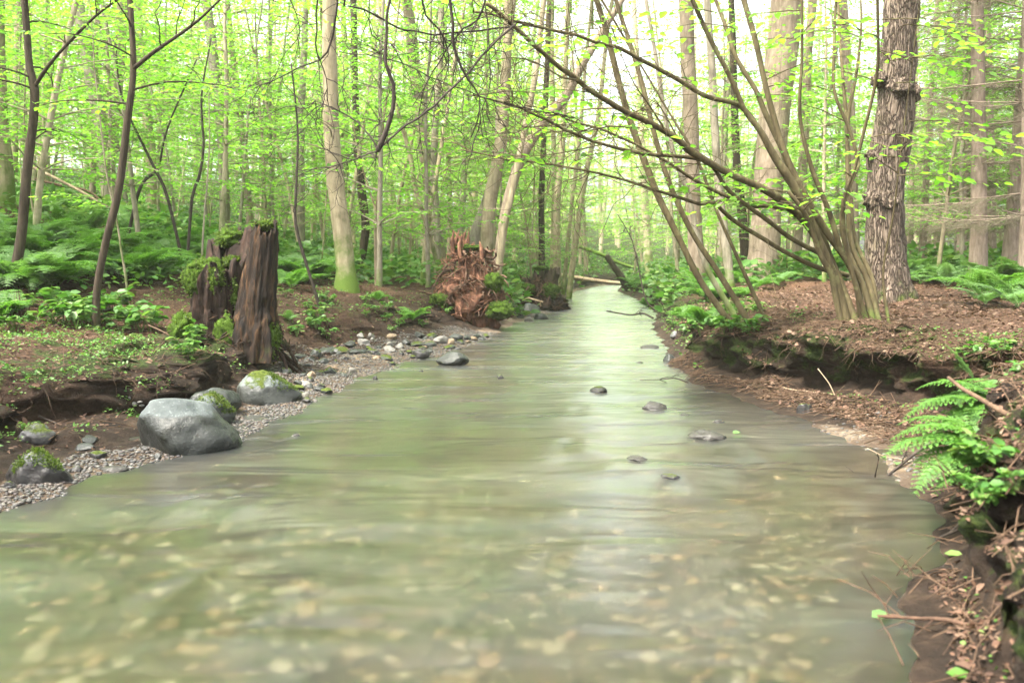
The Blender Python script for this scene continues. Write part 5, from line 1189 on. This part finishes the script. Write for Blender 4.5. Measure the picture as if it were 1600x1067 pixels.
stick("dark branch sloping down into the driftwood by the right sand", [(1452, 693), (1425, 712), (1405, 728), (1388, 742)], 5.1, 4.75, .02, .014, M["twig_dark"], 4, 4)
stick("pale thin twig lying on the water by the right sand", [(1355, 700), (1380, 712), (1410, 718), (1435, 726)], 5.3, 4.9, .006, .005, M["deadwood"])
stick("curved log half buried in the debris under the right bank", [(1335, 612), (1360, 628), (1385, 636), (1420, 636), (1455, 634)], 6.9, 6.5, .035, .02, M["twig_brown"], 8, 6)
stick("thin pale stick standing up from the debris under the right bank", [(1304, 617), (1296, 600), (1285, 585), (1278, 576)], 6.9, 6.95, .01, .006, M["deadwood"])
stick("grey stick lying along the foot of the right bank", [(1200, 598), (1230, 607), (1262, 612), (1300, 616)], 7.8, 7.0, .016, .012, M["deadwood"], 4, 8)
stick("long thin stick trailing into the water below the bank nose", [(1000, 594), (1030, 593), (1055, 591), (1075, 598)], 8.6, 8.3, .007, .012, M["twig_dark"], 3, 9)
stick("dark knobbly stick in the water below the far right bank", [(948, 486), (965, 489), (985, 492), (1005, 490), (1020, 497)], 19, 17.6, .03, .04, M["twig_dark"], 4, 10)
stick("black arching twig dipping into the water below the leaning trunks", [(965, 335), (985, 370), (994, 400), (1002, 440), (1010, 470), (1023, 485)], 15.5, 15.5, .012, .03, M["twig_dark"], 6, 11)
stick("pale pole leaning across the red slope of the left bank", [(52, 262), (85, 278), (120, 296), (158, 318)], 17, 17, .06, .05, M["deadwood"], 0, 12)
stick("second pole crossing the leaning one on the left slope", [(55, 280), (95, 290), (135, 298), (160, 315)], 17.3, 17.2, .05, .04, M["twig_brown"], 0, 13)
stick("long bare log lying across the stream at the far bend", [(860, 428), (900, 434), (950, 441), (1005, 446)], 36, 36, .18, .14, M["deadwood"], 6, 14)
stick("second grey log resting above the far bend", [(905, 385), (940, 398), (970, 412), (998, 420)], 37, 37, .16, .12, M["bark_grey"], 4, 15)
stick("dark leaning snag standing out of the water at the far bend", [(985, 458), (970, 432), (958, 415), (948, 400)], 33, 33, .28, .2, M["bark_dark"], 0, 16)
stick("pale branch sloping to the water before the mossy bend stump", [(798, 456), (820, 464), (848, 472)], 20.5, 20, .05, .04, M["deadwood"], 2, 17)
stick("thin bleached root standing on the sand by the left bank", [(93, 632), (98, 620), (110, 612), (118, 606)], 6.3, 6.3, .008, .005, M["deadwood"])
stick("black branch lying over the sand pool on the left", [(30, 690), (60, 685), (100, 700), (128, 680)], 5.6, 5.7, .022, .008, M["twig_dark"], 6, 19)
stick("second black twig resting on the sand at the left", [(60, 650), (85, 660), (105, 672), (128, 682)], 6.0, 5.8, .014, .006, M["twig_dark"], 5, 20)
stick("brown stick lying on the bank left of the stump roots", [(232, 508), (262, 522), (300, 545), (340, 560)], 8.6, 8.0, .014, .008, M["twig_brown"], 3, 21)
stick("pale stick beside the brown one left of the stump roots", [(245, 532), (280, 540), (320, 555), (345, 562)], 8.1, 7.8, .009, .006, M["deadwood"], 0, 22)
stick("tiny curved stick poking out of the water at the right", [(1256, 838), (1258, 850), (1257, 866)], 3.72, 3.72, .006, .009, M["deadwood"])
stick("thin twig hanging against the side of the near right bank", [(1515, 745), (1512, 780), (1518, 830), (1525, 862)], 3.6, 3.5, .004, .003, M["deadwood"])
stick("mossy root descending to the water on the near right bank", [(1570, 850), (1545, 870), (1530, 900), (1522, 930)], 3.2, 3.0, .06, .04, M["root"], 3, 25)
stick("crooked black twig on the mud under the big drooping fern", [(1462, 843), (1485, 832), (1510, 822), (1530, 818)], 3.6, 3.6, .012, .016, M["twig_dark"], 5, 26)
DB = Acc(); rd = random.Random(23)
for _ in range(60):                                  # tangle of twigs above the water at the lower right
    y = rd.uniform(2.3, 3.5); x = float(xr(y)) + rd.uniform(-.06, .35); p = np.array(on(x, y, rd.uniform(0, .05))); p[2] = max(p[2], .01); a = rd.uniform(0, 6.28); L = rd.uniform(.06, .22); d = np.array([math.cos(a) * L, math.sin(a) * L, rd.uniform(-.02, .12)])
    tube(DB, [p, p + d * .5 + np.array([0, 0, rd.uniform(0, .03)]), p + d], [.0028, .0022, .001], 4, cap=False)
tag(DB.build("twig_tangle", M["twig_brown"]), "tangle of thin twigs at the lower right water line", "twig litter", kind="stuff")
lf = random.Random(2)
for k, (px, py, m, lab) in enumerate([(1478, 1050, "fern", "oval green leaf floating in the lower right corner"), (1475, 864, "herb", "green leaf on the mud below the drooping fern"), (1362, 964, "fern_pale", "small green leaf at the tip of the straight stick"), (1145, 677, "fern_pale", "pale leaf caught behind the largest wet stone"), (1495, 1033, "litter", "yellowed leaf at the water line in the lower right corner"), (1400, 722, "fern_pale", "pale leaf on the driftwood by the right sand"), (6, 696, "fern_pale", "pale round leaf at the left edge above the dark boulder")]):
    g = hit(px, py); z = max(g.z, 0) + .012; g = at_z(px, py, z); a = Acc(); az = lf.uniform(0, 6)
    leaves(a, [(0, 0, 0)], [(math.cos(az), math.sin(az), .1)], [(0, -.25, 1)], [.07 if k != 6 else .09]); o = a.build("fallen_leaf", M[m]); o.location = g; tag(o, lab, "leaf")
fg = at_depth(205, 628, 6.45); a = Acc()
for k in range(60):
    V, T = ICO[1]; a.add(V * np.array([rng.uniform(.012, .035), .02, rng.uniform(.006, .018)]) + np.array([rng.gauss(0, .05), rng.gauss(0, .03), rng.uniform(-.03, .06)]), T=T)
o = a.build("bracket_fungus", M["st_pale"], None, True); o.location = fg; tag(o, "cream coloured fungus clump under the overhang of the left bank", "fungus")
hb_ = bmesh.new(); bmesh.ops.create_cube(hb_, size=1.0); hm = bpy.data.meshes.new("haze"); hb_.to_mesh(hm); hb_.free()
ho = put("haze", hm, None, (0, 66, 17.5), (0, 0, 0), (290, 152, 38)); tag(ho, kind="stuff")
kz = NT("haze"); vz = kz.n("ShaderNodeVolumePrincipled", inp={"Color": (.96, 1.0, .84, 1), "Density": .0008, "Anisotropy": .3})
kz.t.links.new(vz.outputs[0], kz.out.inputs["Volume"]); hm.materials.append(kz.m)
print("objects", len(bpy.data.objects), "faces", sum(len(o.data.polygons) for o in bpy.data.objects if o.type == 'MESH'))
